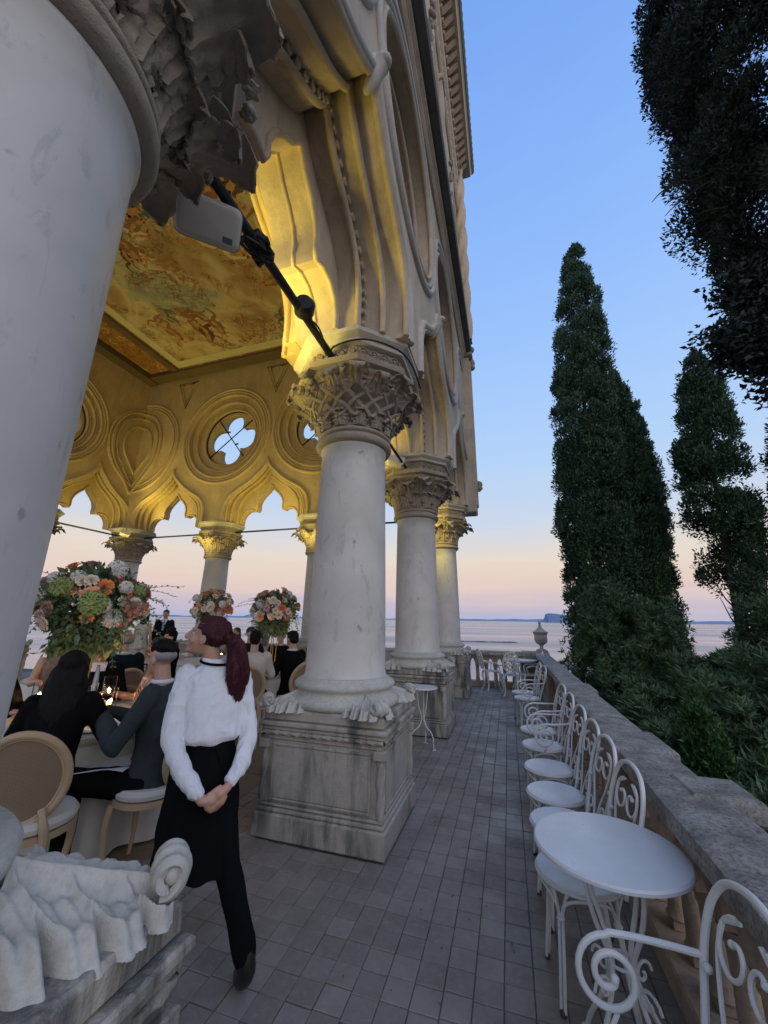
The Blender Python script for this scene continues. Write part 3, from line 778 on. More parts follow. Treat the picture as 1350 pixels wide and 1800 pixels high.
def arcade(t, s0, s1, zt, cols, W, mp, tin, tout, front, mat, bill=True, pierce=True, orders=(.0, .55, 1.0), rmax=1.5, ring_mat='iron'):
    """wall over columns; t axis from tin (core back) to tout (face)."""
    centres = [c + W / 2 for c in cols[:-1]]
    n = len(orders); d = (tout - tin)
    core1 = tin + d * .42
    q = MB(); wall_layer(q, s0, s1, zt, centres, W, half_inner(W), cols, (quatre if pierce else (lambda c: [])), tin, core1, mp); build('wall_core', q, mat, t, angle=30)
    prev = core1
    for i, o in enumerate(orders):
        nx = core1 + (tout - core1) * (i + 1) / n
        rr = 1.0 + (rmax - .22 - 1.0) * i / max(1, n - 1)
        q = MB(); wall_layer(q, s0, s1, zt, centres, W, half_ogee(W, o), cols, lambda c: [circ(c, QZ, rr)], prev + .0015 * (1 if d > 0 else -1), nx, mp)
        build('arch_order', q, mat, t, angle=30)
        q = MB()
        for c in centres:
            L = arch_line(half_ogee(W, o), c); q.tube([mp(a, b, nx) for a, b in L], .034, 6)
            if i == 0:
                L = arch_line([(a + .0, b) for a, b in half_inner(W)], c); q.tube([mp(a, b, core1) for a, b in L], .03, 6)
                L = arch_line([(a + .0, b) for a, b in half_inner(W)], c); q.tube([mp(a, b, (tin + core1) / 2) for a, b in L], .022, 6)
        for c in cols:
            ring_tubes(q, mp, c, rr, .036, 40, nx, s0, s1)
            ring_tubes(q, mp, c, rr + .09, .018, 40, nx, s0, s1, 5)
        build('moulding', q, mat, t, angle=60)
        prev = nx
    # hood moulding: circles and ogee arches flow together
    q = MB(); sg = 1 if d > 0 else -1
    for c in cols:
        for rr, tr in ((rmax - .03, .05), (rmax - .12, .026)):
            ring_tubes(q, mp, c, rr, tr, 56, tout + sg * .01, s0, s1, 8)
    for c in centres:
        for e, tr in ((1.5, .05), (1.25, .026)):
            L = arch_line(half_ogee(W, e), c); q.tube([mp(a, b, tout + sg * .01) for a, b in L], tr, 8)
    build('hood_moulding', q, 'facade_grey' if front else mat, t, angle=60)
    if bill:
        bmesh_ = None; me = MB().box(-.022, .022, -.03, .03, -.03, .03, .010).mesh('billet', M[mat], smooth=False)
        tt = core1 + (tout - core1) / n + sg * .03
        L = smooth_curve([(a, b, 0) for a, b in half_ogee(W, .28)], 2); acc = 0; last = L[0]
        for p in L[1:]:
            acc += (p - last).length
            if acc > .095:
                acc = 0
                for c in centres[-3:]:
                    for s in (-1, 1):
                        w_ = mp(c + s * p.x, p.y, tt); obj('billet', me, t, w_, (0, 0, 0))
            last = p
    if pierce:
        for c in cols:
            if c - 1 < s0 or c + 1 > s1: continue
            q = MB(); q.tube([mp(a, b, core1 + sg * .01) for a, b in circ(c, QZ, .985)], .022, 6, closed=True)
            for b in (38, 128):
                q.tube([mp(c + .98 * math.cos(R(b)), QZ + .98 * math.sin(R(b)), core1 + sg * .03), mp(c - .98 * math.cos(R(b)), QZ - .98 * math.sin(R(b)), core1 + sg * .03)], .018, 6)
            for k in range(2):
                b = 38 + 180 * k; e = c + .30 * math.cos(R(b + 90)); f = QZ + .30 * math.sin(R(b + 90))
                q.tube([mp(e, f, core1 + sg * .03), mp(e + .1, f + .02, core1 + sg * .03)], .03, 6)
            build('iron_bars', q, 'iron', t, angle=60)
# --- terrace facade (s = Y, t = X)
fac = thing('palace_facade', 'towering gothic palace facade over the arcade, ochre stone with ogee arches and dark string course', 'building', (-1.45, 9.5, 0))
fac.location = (0, 0, 0)
mpf = lambda s, z, t: (t, s, z)
cols_f = [-2.55, .45, 3.48, 6.48, 9.50]
arcade(fac, -3.2, 10.08, 9.0, cols_f, 3.01, mpf, -1.88, -.78, True, 'facade')
# room side of the same wall
def room_side(t, s0, s1, zt, cols, W, mp, t0, t1, mat, orders=(.0, .7), rmax=1.5):
    centres = [c + W / 2 for c in cols[:-1]]; prev = t0; sg = 1 if t1 > t0 else -1
    for i, o in enumerate(orders):
        nx = t0 + (t1 - t0) * (i + 1) / len(orders); rr = 1.02 + (rmax - 1.24) * i
        q = MB(); wall_layer(q, s0, s1, zt, centres, W, half_ogee(W, o), cols, lambda c: [circ(c, QZ, rr)], prev + sg * .0015, nx, mp); build('arch_order', q, mat, t, angle=30)
        q = MB()
        for c in centres: q.tube([mp(a, b, nx) for a, b in arch_line(half_ogee(W, o), c)], .034, 6)
        for c in cols:
            ring_tubes(q, mp, c, rr, .036, 40, nx, s0, s1)
            ring_tubes(q, mp, c, rmax - .03, .045, 56, nx, s0, s1)
            ring_tubes(q, mp, c, rr + .12, .02, 40, nx, s0, s1, 5)
        build('moulding', q, mat, t, angle=60); prev = nx
inn = thing('loggia_walls', 'ochre inner walls of the loggia with trefoil arches and an open quatrefoil above the tables', 'wall', (0, 0, 0))
room_side(inn, -3.2, 9.2, 9.9, cols_f, 3.01, mpf, -1.885, -2.12, 'inner')
# --- end wall (s = X, t = Y) : face towards the camera at 9.12
mpe = lambda s, z, t: (s, t, z)
WE = 3.43
arcade(inn, -12.5, -1.3, 9.92, [E_X[2], E_X[1], E_X[0], -1.44], WE, mpe, 9.66, 9.14, False, 'inner', bill=False, rmax=1.68, orders=(0, .6, 1.0))
# left wall (s = Y, t = X)
arcade(inn, -1.2, 9.80, 9.92, [.45, 3.48, 6.48, 9.50], 3.01, lambda s, z, t: (t, s, z), -12.5, -11.95, False, 'inner', bill=False, rmax=1.5)
# corner pendant fields: pointed oval mouldings on both walls of the corner
q = MB()
for (f, sg) in ((lambda s, z: (-11.94 + s, 9.12, z), 1), (lambda s, z: (-11.93, 9.10 - s, z), 1)):
    for rr, tr in ((1.0, .05), (.84, .03), (.58, .04)):
        pts = [f(rr * math.cos(R(a)) * .95, 7.3 + rr * 1.25 * math.sin(R(a))) for a in range(90, -50, -10)] + [f(rr * .30, 7.3 - rr * 1.35), f(0, 7.3 - rr * 1.75)]
        q.tube(pts, tr, 6)
build('pendant_moulding', q, 'inner', inn, angle=60)
# triangular sunk fields between the roundels, just under the ceiling
q = MB()
for c in (E_X[2] + WE / 2, E_X[1] + WE / 2, E_X[0] + WE / 2):
    for k, e in enumerate((.42, .28)):
        pts = [mpe(c - e, 9.55 - k * .05, 9.13), mpe(c + e, 9.55 - k * .05, 9.13), mpe(c, 8.55 + k * .18, 9.13)]
        q.tube(pts, .022, 5, closed=True)
build('spandrel_moulding', q, 'inner', inn, angle=60)
# pendant consoles between arches on end wall
# --- ceiling with frescoed field, painted band and dark beams
def fresco():
    m, nt, b = new_mat('ceiling_fresco'); v = coords(nt, 'world', (1, 1, 0))
    n1 = noise(nt, v, .55, 4, .5, .6)
    c = ramp(nt, n1, [(.3, (.24, .15, .07)), (.43, (.42, .30, .15)), (.52, (.55, .46, .28)), (.60, (.36, .36, .26)), (.7, (.28, .31, .27))])
    # drifting figures and draperies
    n2 = noise(nt, v, 1.25, 7, .62, 2.2); n3 = noise(nt, v, 3.4, 6, .65, 1.8); n4 = noise(nt, v, .8, 3, .5, 1.0)
    def mul(a, bb):
        q = nt.nodes.new('ShaderNodeMath'); q.operation = 'MULTIPLY'; nt.links.new(a, q.inputs[0]); nt.links.new(bb, q.inputs[1]); return q.outputs[0]
    zone = ramp(nt, n4, [(.45, 0), (.55, 1)])
    c = mixc(nt, mul(ramp(nt, n2, [(.49, 0), (.55, 1), (.62, 0)]), zone), c, (.30, .14, .06))
    c = mixc(nt, mul(ramp(nt, n3, [(.50, 0), (.56, .95), (.60, 0)]), zone), c, (.09, .045, .02))
    c = mixc(nt, mul(ramp(nt, n3, [(.60, 0), (.66, .8)]), ramp(nt, n2, [(.5, 0), (.6, 1)])), c, (.09, .16, .13))
    c = mixc(nt, mul(ramp(nt, n2, [(.36, .7), (.42, 0)]), ramp(nt, n3, [(.48, 0), (.52, 1)])), c, (.62, .50, .30))
    nt.links.new(c, b.inputs['Base Color']); b.inputs['Roughness'].default_value = .9; return m
M['fresco'] = fresco(); M['beam'] = stone('dark_ceiling_beam', (.12, .085, .05), (.05, .035, .02), scale=3)
M['fresco_edge'] = stone('painted_parapet_band', (.55, .50, .34), (.25, .20, .10), scale=2.2, wear=.5)
def band():
    m, nt, b = new_mat('painted_ornament_band'); v = coords(nt, 'world', (1, 1, 0))
    vo = N(nt, 'ShaderNodeTexVoronoi', Scale=2.6); nt.links.new(v, vo.inputs['Vector'])
    n = noise(nt, v, 7, 4, .6, 2)
    c = mixc(nt, ramp(nt, vo.outputs[0], [(.18, 0), (.26, 1), (.34, 0)]), (.34, .17, .05), (.60, .42, .15))
    c = mixc(nt, ramp(nt, n, [(.5, 0), (.56, .8)]), c, (.14, .06, .02))
    nt.links.new(c, b.inputs['Base Color']); b.inputs['Roughness'].default_value = .8; return m
M['band'] = band()
ceil = thing('painted_ceiling', 'frescoed loggia ceiling with golden clouds and figures framed by dark beams', 'ceiling', (0, 0, 0))
q = MB(); q.box(-12.5, -1.9, -3.3, 9.6, 9.95, 10.15); build('ceiling_slab', q, 'beam', ceil)
q = MB(); q.box(-10.02, -2.9, -2.6, 8.42, 9.90, 9.948); build('fresco', q, 'fresco', ceil)
rf = random.Random(21)
for nm, c in (('paint_russet', (.26, .13, .06)), ('paint_cream', (.62, .50, .30)), ('paint_teal', (.07, .15, .14)), ('paint_umber', (.12, .06, .03)), ('paint_flesh', (.46, .24, .11))): M[nm] = plain(nm, c, .95, 0, .35, 9, 0, kind='world')
def stroke(q, pts, w0, w1, z):
    P = smooth_curve([(a, b, 0) for a, b in pts], 5); L = len(P); lo = []; hi = []
    for i, p in enumerate(P):
        d = (P[min(i + 1, L - 1)] - P[max(i - 1, 0)]).normalized(); n = Vector((-d.y, d.x, 0)); w_ = (w0 + (w1 - w0) * i / (L - 1)) * (1 + .18 * math.sin(i * 2.1)); lo.append(p + n * w_); hi.append(p - n * w_)
    o = len(q.v)
    for a_, b_ in zip(lo, hi): q.v += [(a_.x, a_.y, z), (b_.x, b_.y, z)]
    for i in range(L - 1): q.f.append((o + 2 * i, o + 2 * i + 1, o + 2 * i + 3, o + 2 * i + 2))
for k in range(46):
    t_ = rf.random(); cx_ = -9.4 + 6.2 * t_ + rf.uniform(-.5, .5); cy_ = 1.2 + 6.6 * rf.random(); 
    if k < 26: cy_ = 3.1 + 1.6 * math.sin(t_ * 5 + .5) + rf.uniform(-.5, .5) + (2.6 if k % 3 == 0 else 0)
    a_ = rf.uniform(0, 6.28); sz = rf.uniform(.55, 1.1); z0_ = 9.8975 - .0009 * (k % 5); ca, sa = math.cos(a_), math.sin(a_)
    T = lambda x, y: (cx_ + sz * (x * ca - y * sa), cy_ + sz * (x * sa + y * ca))
    cloth = rf.choice(['paint_russet', 'paint_teal', 'paint_cream', 'paint_umber', 'paint_russet']); q = MB()
    stroke(q, [T(-.1, 0), T(.15, .12), T(.42, .05), T(.62, .25), T(.95, .12)], .13 * sz, .02 * sz, z0_); stroke(q, [T(0, .05), T(.2, -.12), T(.55, -.1), T(.75, -.25)], .09 * sz, .015 * sz, z0_ - .0002)
    build('painted_drapery', q, cloth, ceil, fix=False, smooth=False)
    if k % 5 != 4:
        q = MB(); stroke(q, [T(-.28, .02), T(-.1, .0), T(.12, .02)], .075 * sz, .06 * sz, z0_ - .0004); stroke(q, [T(-.2, .03), T(-.22, .22), T(-.40, .33)], .035 * sz, .02 * sz, z0_ - .0004); stroke(q, [T(-.2, -.03), T(-.1, -.22), T(.06, -.30)], .035 * sz, .02 * sz, z0_ - .0004)
        stroke(q, [T(.1, 0), T(.3, .02), T(.46, -.12), T(.62, -.08)], .05 * sz, .022 * sz, z0_ - .0004)
        q.add([(T(-.37, .04)[0] + .06 * sz * math.cos(b_), T(-.37, .04)[1] + .06 * sz * math.sin(b_), z0_ - .0006) for b_ in [2 * PI * j / 10 for j in range(10)]], [tuple(range(10))])
        build('painted_figure', q, 'paint_flesh', ceil, fix=False, smooth=False)
q = MB(); q.box(-10.30, -10.02, -2.6, 8.70, 9.895, 9.947); q.box(-10.018, -2.9, 8.42, 8.70, 9.895, 9.947); build('fresco_border', q, 'fresco_edge', ceil)
q = MB(); q.box(-11.55, -10.62, -2.6, 8.70, 9.90, 9.947); build('ornament_band', q, 'band', ceil)
q = MB()
q.box(-10.58, -10.33, -2.6, 8.72, 9.80, 9.949, .02); q.box(-12.0, -11.60, -2.6, 9.10, 9.72, 9.949, .02); q.box(-11.59, -2.2, 8.73, 9.10, 9.76, 9.949, .02)
build('beam', q, 'beam', ceil)
q = MB()
for x in (-10.60, -10.31): q.tube([(x, -2.6, 9.885), (x, 8.70, 9.885)], .022, 6)
q.tube([(-10.3, 8.715, 9.88), (-2.9, 8.715, 9.88)], .022, 6)
build('gilt_bead', q, 'band', ceil)

# --- facade above the arcade
q = MB()
prof_ = [(-.78, 9.002), (-.70, 9.02), (-.69, 9.10), (-.64, 9.14), (-.63, 9.22), (-.58, 9.26)]
def run(q, pts, y0, y1):
    """extrude an X,Z profile along Y (closed polygon)"""
    n = len(pts); vs = [(x, y0, z) for x, z in pts] + [(x, y1, z) for x, z in pts]; fs = [(i, (i + 1) % n, n + (i + 1) % n, n + i) for i in range(n)]
    fs += [tuple(range(n)), tuple(reversed(range(n, 2 * n)))]; q.add(vs, fs)
run(q, [(-1.6, 9.002), (-.74, 9.002), (-.70, 9.05), (-.70, 9.12), (-.64, 9.17), (-.64, 9.24), (-1.6, 9.24)], -3.2, 10.12); build('string_moulding', q, 'facade', fac, angle=20)
q = MB(); run(q, [(-1.6, 9.243), (-.60, 9.243), (-.50, 9.28), (-.48, 9.34), (-.48, 9.42), (-.52, 9.45), (-.56, 9.52), (-1.6, 9.55)], -3.2, 10.16); build('string_course', q, 'cornice_dark', fac, angle=20)
q = MB(); q.box(-1.7, -.72, -3.2, 10.10, 9.55, 17.2, .005); build('upper_wall', q, 'facade_up', fac)
# window hoods of the upper floor, one per bay, with carved finials
for c in (-1.05, 1.96, 4.98, 7.99):
    q = MB()
    H = [(1.0, 9.9), (1.0, 11.2), (.94, 11.7), (.74, 12.15), (.45, 12.5), (.2, 12.85), (.06, 13.2), (0, 13.5)]
    for e, tr, tx in ((1, .07, -.69), (.88, .045, -.71), (.76, .05, -.705)):
        q.tube([mpf(c + s * a * e if False else c + a * e, b if b < 11.3 else 11.3 + (b - 11.3) * e, tx) for a, b in arch_line(H, 0)], tr, 6)
    build('window_hood', q, 'facade', fac, angle=60)
    q = MB(); q.panel([(c + a * .70, b if b < 11.3 else 11.3 + (b - 11.3) * .74) for a, b in arch_line(H, 0)], [], -.735, -.712, mpf); build('window', q, 'cornice_dark', fac)
    q = MB()
    for k in range(12): q.ball((-.66 + random.uniform(-.03, .05), c + random.uniform(-.13, .13), 13.5 + k * .07), (.05, .07, .07), 7, 5, lambda d: 1 + .4 * nz3((d[0] * 4, d[1] * 4, d[2] * 4 + k)))
    build('finial', q, 'carved', fac, angle=80)
    for s in (-1, 1):
        q = MB()
        for k in range(7): q.ball((-.66, c + s * (1.0 + random.uniform(-.06, .06)), 10.9 + k * .08), (.06, .07, .06), 7, 5, lambda d: 1 + .4 * nz3((d[0] * 4, d[1] * 4, d[2] * 4 + k)))
        build('carved_head', q, 'carved', fac, angle=80)
    q = MB(); q.box(-.74, -.60, c - 1.15, c + 1.15, 9.60, 9.85, .02); build('sill', q, 'facade', fac)
for y in (-2.55, .45, 3.48, 6.48):
    q = MB(); q.box(-.722, -.64, y - .16, y + .16, 9.56, 14.6, .02); q.box(-.722, -.60, y - .2, y + .2, 14.6, 14.8, .02); build('pilaster', q, 'facade', fac)
q = MB(); run(q, [(-1, 14.9), (-.68, 14.9), (-.63, 14.97), (-.62, 15.1), (-1, 15.1)], -3.2, 10.1); run(q, [(-1, 16.2), (-.66, 16.2), (-.60, 16.28), (-.58, 16.4), (-1, 16.4)], -3.2, 10.12); build('moulding', q, 'facade_up', fac, angle=20)
# dentil and bracket rows
dm = MB().box(-.05, .05, -.075, .075, -.07, .07, .012).mesh('dentil', M['facade_up'], smooth=False)
for k in range(52):
    y = 10.0 - k * .24; obj('dentil', dm, fac, (-.67, y, 15.55))
    obj('dentil', dm, fac, (-.60, y + .06, 16.60), (0, 0, 0), (1.6, 1, 1))
bm_ = MB(); run(bm_, [(-.2, -.16), (-.16, -.16), (0, -.10), (.2, .08), (.25, .12), (-.2, .12)], -.06, .06)
bme = bm_.mesh('bracket', M['facade_up'], smooth=False)
for k in range(52): obj('bracket', bme, fac, (-.52, 10.0 - k * .24, 17.0))
q = MB(); run(q, [(-1.7, 17.12), (-.20, 17.13), (-.17, 17.22), (-.13, 17.26), (-1.7, 17.30)], -3.2, 10.45); build('cornice', q, 'facade_up', fac, angle=20)
M['copper'] = stone('gutter_copper', (.16, .20, .17), (.08, .08, .07), scale=4)
q = MB(); run(q, [(-.22, 17.27), (-.10, 17.30), (-.05, 17.38), (-.05, 17.46), (-.25, 17.46)], -3.2, 10.5); build('gutter', q, 'copper', fac, angle=20)
M['rooftile'] = stone('roof_tile', (.25, .12, .08), (.1, .06, .05), scale=5)
rm = MB(); rm.tube([(-.06, 0, 0), (-1.7, 0, .55)], .07, 8); rme = rm.mesh('roof_tile', M['rooftile'])
for k in range(66): obj('roof_tile', rme, fac, (0, 10.4 - k * .18, 17.50))
# corner: pilaster below, spiral fluted colonnette above
q = MB(); q.box(-.95, -.57, 9.72, 10.18, 4.30, 8.99, .03); q.box(-.62, -.53, 9.80, 10.10, 4.5, 8.9, .02); build('corner_pilaster', q, 'facade', fac)
q = MB(); q.box(-.9, -.50, 9.72, 10.26, 9.56, 9.74, .03); q.box(-.85, -.47, 9.8, 10.3, 9.1, 9.24, .03); q.box(-.9, -.45, 9.75, 10.3, 16.85, 17.1, .03)
for z in (9.45, 9.0, 8.85, 5.15, 5.05): q.ball((-.50, 10.05, z), (.09, .10, .10), 9, 7, lambda d: 1 + .35 * nz3((d[0] * 3, d[1] * 3, d[2] * 3 + z)))
build('corner_carving', q, 'carved', fac, angle=70)
q = MB(); rope(q, (-.60, 10.02, 9.74), (-.60, 10.02, 16.86), .16, 20, pitch=1.15, starts=4); build('spiral_colonnette', q, 'facade_up', fac, angle=80)
# rounded apex knobs of the hood mouldings
for c in (1.96, 4.98, 7.99):
    q = MB(); q.tube(smooth_curve([(-.84, c, 5.84), (-.79, c, 5.93), (-.75, c, 6.03), (-.70, c, 6.12), (-.665, c, 6.14), (-.645, c, 6.11)], 4), [.012, .03, .04, .048, .054, .058, .06, .062, .064, .066, .068, .070, .072, .074, .074, .072, .068, .06, .05, .035, .015], 12); build('hood_finial', q, 'facade_grey', fac, angle=80)
# ================================================================== parapet of the loggia end wall, white
q = MB(); q.box(-11.4, -8.85, 9.42, 9.62, 0, .86, .01); q.box(-11.4, -8.85, 9.38, 9.66, .862, .93, .01); q.box(-7.75, -5.45, 9.42, 9.62, 0, .86, .01); q.box(-7.75, -5.45, 9.38, 9.66, .862, .93, .01)
q.box(-4.3, -2.05, 9.42, 9.62, 0, .86, .01); q.box(-4.3, -2.05, 9.38, 9.66, .862, .93, .01)
build('parapet', q, 'base_stone', inn)
# tie rods between the capitals
for i, (a, b) in enumerate(((( -1.5, .3, 4.12), (-1.5, 3.2, 4.12)), ((-1.5, 3.6, 4.12), (-1.5, 6.3, 4.12)), ((-1.5, 6.6, 4.12), (-1.5, 9.4, 4.12)))):
    o = build('tie_rod', MB().tube([a, b], .035 if i == 0 else .022, 10), 'iron'); tag(o, ['thick black tie rod wrapped in cables beside the huge near column', 'black tie rod from the strapwork capital to the next column', 'black tie rod between the two farthest facade columns'][i], 'rod')
for i, (a, b, y0, y1) in enumerate(((E_X[2], E_X[1], 9.5, 9.5), (E_X[1], E_X[0], 9.5, 9.5), (E_X[0], -1.45, 9.5, 9.5), (-11.9, -11.9, 6.5, 9.5))):
    o = build('tie_rod', MB().tube([(a, y0, 4.10), (b, y1, 4.10)], .026, 8), 'iron')
    tag(o, ['thin black rod across the end arch left of the quatrefoil column', 'thin black rod across the end arch right of the quatrefoil column', 'thin black rod across the end arch behind the strapwork column', 'thin black rod across the left wall arch beside the near column'][i], 'rod')

# ================================================================== GARDEN FURNITURE
def spiral(c, r0, r1, a0, turns, n, plane):
    """points from radius r0 to r1, centre c, plane(u, v) -> xyz"""
    out = []
    for i in range(n + 1):
        t = i / n; r = r0 + (r1 - r0) * t; a = R(a0) + turns * 2 * PI * t
        out.append(plane(c[0] + r * math.cos(a), c[1] + r * math.sin(a)))
    return out
def make_bistro(arms, label, group):
    t = thing('bistro_armchair' if arms else 'bistro_chair', label, 'chair', (0, 0, 0), 0, group)
    SZ = .45; RS = .188
    q = MB(); q.lathe([(RS - .02, SZ - .014), (RS - .004, SZ - .010), (RS, SZ - .003), (RS - .004, SZ + .004), (RS - .03, SZ + .002), (.10, SZ - .002), (.001, SZ - .004)], 40); build('seat', q, 'white_top', t)
    q = MB(); q.tube([(RS * math.cos(a) * .99, RS * math.sin(a) * .99, SZ - .012) for a in [2 * PI * k / 40 for k in range(40)]], .009, 8, closed=True); build('seat_rim', q, 'white_iron', t)
    for k in range(4):
        a = PI / 4 + k * PI / 2; q = MB()
        for s in (-1, 1):       # paired rods
            e = s * .009; ca, sa = math.cos(a), math.sin(a); px, py = -sa * e, ca * e
            q.tube([(ca * .150 + px * 5, sa * .150 + py * 5, SZ - .015), (ca * .158 + px * 3, sa * .158 + py * 3, SZ - .05), (ca * .165 + px, sa * .165 + py, SZ - .11), (ca * .185 + px, sa * .185 + py, SZ - .28), (ca * .208 + px, sa * .208 + py, .015)], .0075, 7)
        q.ball((math.cos(a) * .167, math.sin(a) * .167, SZ - .13), (.019, .019, .010), 10, 6)
        l = build('leg', q, 'white_iron', t, angle=60)
        f = MB(); f.lathe([(.013, 0), (.014, .018), (.010, .024)], 10, c=(math.cos(a) * .209, math.sin(a) * .209)); build('foot', f, 'rust', l)
    for k in range(4):          # arched aprons between the legs
        a0 = PI / 4 + k * PI / 2; a1 = a0 + PI / 2; q = MB(); pts = []
        for i in range(17):
            u = i / 16; a = a0 + (a1 - a0) * u; z = SZ - .135 + .108 * (math.sin(PI * u) ** .45 if 0 < u < 1 else 0); rr = .164 + .018 * math.sin(PI * u)
            pts.append((rr * math.cos(a), rr * math.sin(a), z))
        q.tube(pts, .0065, 7); build('apron', q, 'white_iron', t)
    def bk(x, z): return (x, -.168 - (z - SZ) * .29, z)
    # back: tall hoop
    H = [(.125, SZ - .03), (.120, SZ + .03), (.140, SZ + .12), (.168, SZ + .22), (.176, SZ + .30), (.160, SZ + .38), (.105, SZ + .445), (0, SZ + .47)]
    L = [bk(a, b) for a, b in H]; hoop = smooth_curve(L + [(-a, b, c) for a, b, c in reversed(L[:-1])], 5)
    q = MB(); q.tube(hoop, .0105, 10); build('back_hoop', q, 'white_iron', t)
    for s in (-1, 1):
        P = [(s * .012, SZ + .005), (s * .022, SZ + .06), (s * .05, SZ + .13), (s * .09, SZ + .21), (s * .115, SZ + .29), (s * .105, SZ + .36), (s * .06, SZ + .40)]
        c = (s * .052, SZ + .315)
        sp = [(c[0] + s * (.075 * (1 - u) + .022 * u) * math.cos(R(70 + 430 * u) * -1 + PI) * -1, c[1] + (.078 * (1 - u) + .022 * u) * math.sin(R(95 - 430 * u))) for u in [i / 22 for i in range(23)]]
        spp = []
        for i in range(25):
            u = i / 24; a = R(80 + 400 * u); rr = .078 * (1 - u) + .020 * u
            spp.append((c[0] - s * rr * math.cos(a) * -1 * -1, c[1] + rr * math.sin(a)))
        pts = smooth_curve([bk(a, b) for a, b in P[:-1]], 4) + [Vector(bk(a, b)) for a, b in spp]
        q = MB(); q.tube(pts, .0062, 7); q.ball(tuple(pts[-1]), .010, 8, 6); build('scroll', q, 'white_iron', t)
        lo = [bk(s * (.085 + .040 * math.cos(R(-90 + s * 0 + 400 * u)) * (1 - .6 * u)), SZ + .085 + .045 * math.sin(R(-90 + 400 * u)) * (1 - .6 * u)) for u in [i / 16 for i in range(17)]]
        q = MB(); q.tube(lo, .0055, 6); build('scroll', q, 'white_iron', t)
        q = MB(); q.ball(bk(s * .150, SZ + .22), .013, 8, 6); build('collar', q, 'white_iron', t)
    if arms:
        for s in (-1, 1):
            x = s * .215
            top = smooth_curve([bk(s * .172, SZ + .235), (s * .20, -.16, SZ + .228), (x, -.06, SZ + .226), (x, .010, SZ + .226)], 5)
            cy, cz = .010, SZ + .126; sp = []
            for i in range(44):
                u = i / 43; a = R(90 - 600 * u); rr = .118 * (1 - u) + .012 * u if u > .25 else .118 - .02 * u
                rr = .084 * (1 - u) ** .8 + .014; sp.append(Vector((x + s * .0 - s * .03 * u * 0, cy + rr * math.cos(a), cz - .004 + rr * math.sin(a))))
            q = MB(); q.tube(top[:-1] + sp, .0095, 9); q.ball(tuple(sp[-1]), .013, 8, 6)
            q.tube([(x, cy - .01, cz - .088), (x * .97, .02, SZ + .01), (s * .19, .02, SZ - .01)], .007, 6); build('armrest', q, 'white_iron', t)
    return t
grp = 'white wire garden chairs along the balustrade'
ch = make_bistro(False, 'x', grp); ar = make_bistro(True, 'x', grp)
plan = [  # kind, x, y, rotation (facing the palace = +90 deg), label
    (1, .25, 1.42, 95, 'white armchair with spiral arms at the bottom right corner of the photo, nearest of all'),
    (0, .238, 2.42, 97, 'white bistro chair pushed under the large white round table'),
    (0, .235, 2.90, 98, 'white bistro chair whose seat edge peeps out behind the large white round table'),
    (0, .235, 3.33, 97, 'white bistro chair in the middle of the three armless ones beyond the large round table'),
    (0, .238, 3.84, 98, 'white armless bistro chair next to the pair of armchairs'),
    (1, .24, 4.46, 97, 'white wire armchair nearer of the pair beside the balustrade pier'),
    (1, .24, 5.03, 98, 'white wire armchair farther of the pair beside the balustrade pier'),
    (1, .205, 6.95, 100, 'white armchair nearer of the far two, in front of the cast iron set'),
    (0, .17, 7.45, 97, 'white bistro chair farthest of the wire chairs, just before the cast iron set')]
first = {0: ch, 1: ar}; used = set()
for k, x, y, rz, lab in plan:
    o = first[k] if k not in used else copy_tree(first[k])
    used.add(k); o.location = (x, y, 0); o.rotation_euler = (0, 0, R(rz)); o['label'] = lab
# large round table
t = thing('bistro_table', 'large white round metal table at the bottom right beside the nearest armchair', 'table', (.325, 2.055, 0), R(20))
q = MB(); q.lathe([(.24, .705), (.272, .706), (.283, .712), (.283, .722), (.277, .729), (.26, .731), (.001, .731)], 72); build('tabletop', q, 'white_top', t)
q = MB(); q.tube([(.115 * math.cos(a), .115 * math.sin(a), .698) for a in [2 * PI * k / 30 for k in range(30)]], .008, 8, closed=True); build('frame', q, 'white_iron', t)
q = MB(); q.tube([(.05 * math.cos(a), .05 * math.sin(a), .36) for a in [2 * PI * k / 20 for k in range(20)]], .006, 8, closed=True); build('leg_ring', q, 'white_iron', t)
for k in range(4):
    a = k * PI / 2 + .3; q = MB(); P = [(.115, .70), (.135, .62), (.105, .50), (.052, .38), (.06, .30), (.12, .18), (.185, .08), (.215, .02), (.235, .004)]
    q.tube(smooth_curve([(r * math.cos(a), r * math.sin(a), z) for r, z in P], 4), .009, 8)
    sp = [((.10 + .045 * (1 - u) * math.cos(2 * PI * 1.2 * u)) * math.cos(a), (.10 + .045 * (1 - u) * math.cos(2 * PI * 1.2 * u)) * math.sin(a), .30 + .045 * (1 - u) * math.sin(2 * PI * 1.2 * u)) for u in [i / 16 for i in range(17)]]
    q.tube(sp, .006, 6); build('leg', q, 'white_iron', t)
# small table by the second pedestal
t = thing('side_table', 'small white round table standing between two pedestals by the arcade', 'table', (-1.165, 5.52, 0))
q = MB(); q.lathe([(.17, .712), (.198, .714), (.20, .722), (.196, .73), (.001, .731)], 48); build('tabletop', q, 'white_top', t)
for k in range(3):
    a = -.5 + k * 2 * PI / 3; q = MB(); P = [(.09, .71), (.075, .62), (.06, .50), (.03, .40), (.02, .33), (.06, .25), (.14, .19), (.17, .11), (.17, .02), (.18, .008)]
    q.tube(smooth_curve([(r * math.cos(a), r * math.sin(a), z) for r, z in P], 4), .0075, 7); q.tube([(.178 * math.cos(a) - .03 * math.sin(a), .178 * math.sin(a) + .03 * math.cos(a), .006), (.178 * math.cos(a) + .03 * math.sin(a), .178 * math.sin(a) - .03 * math.cos(a), .006)], .006, 6); build('leg', q, 'white_iron', t)
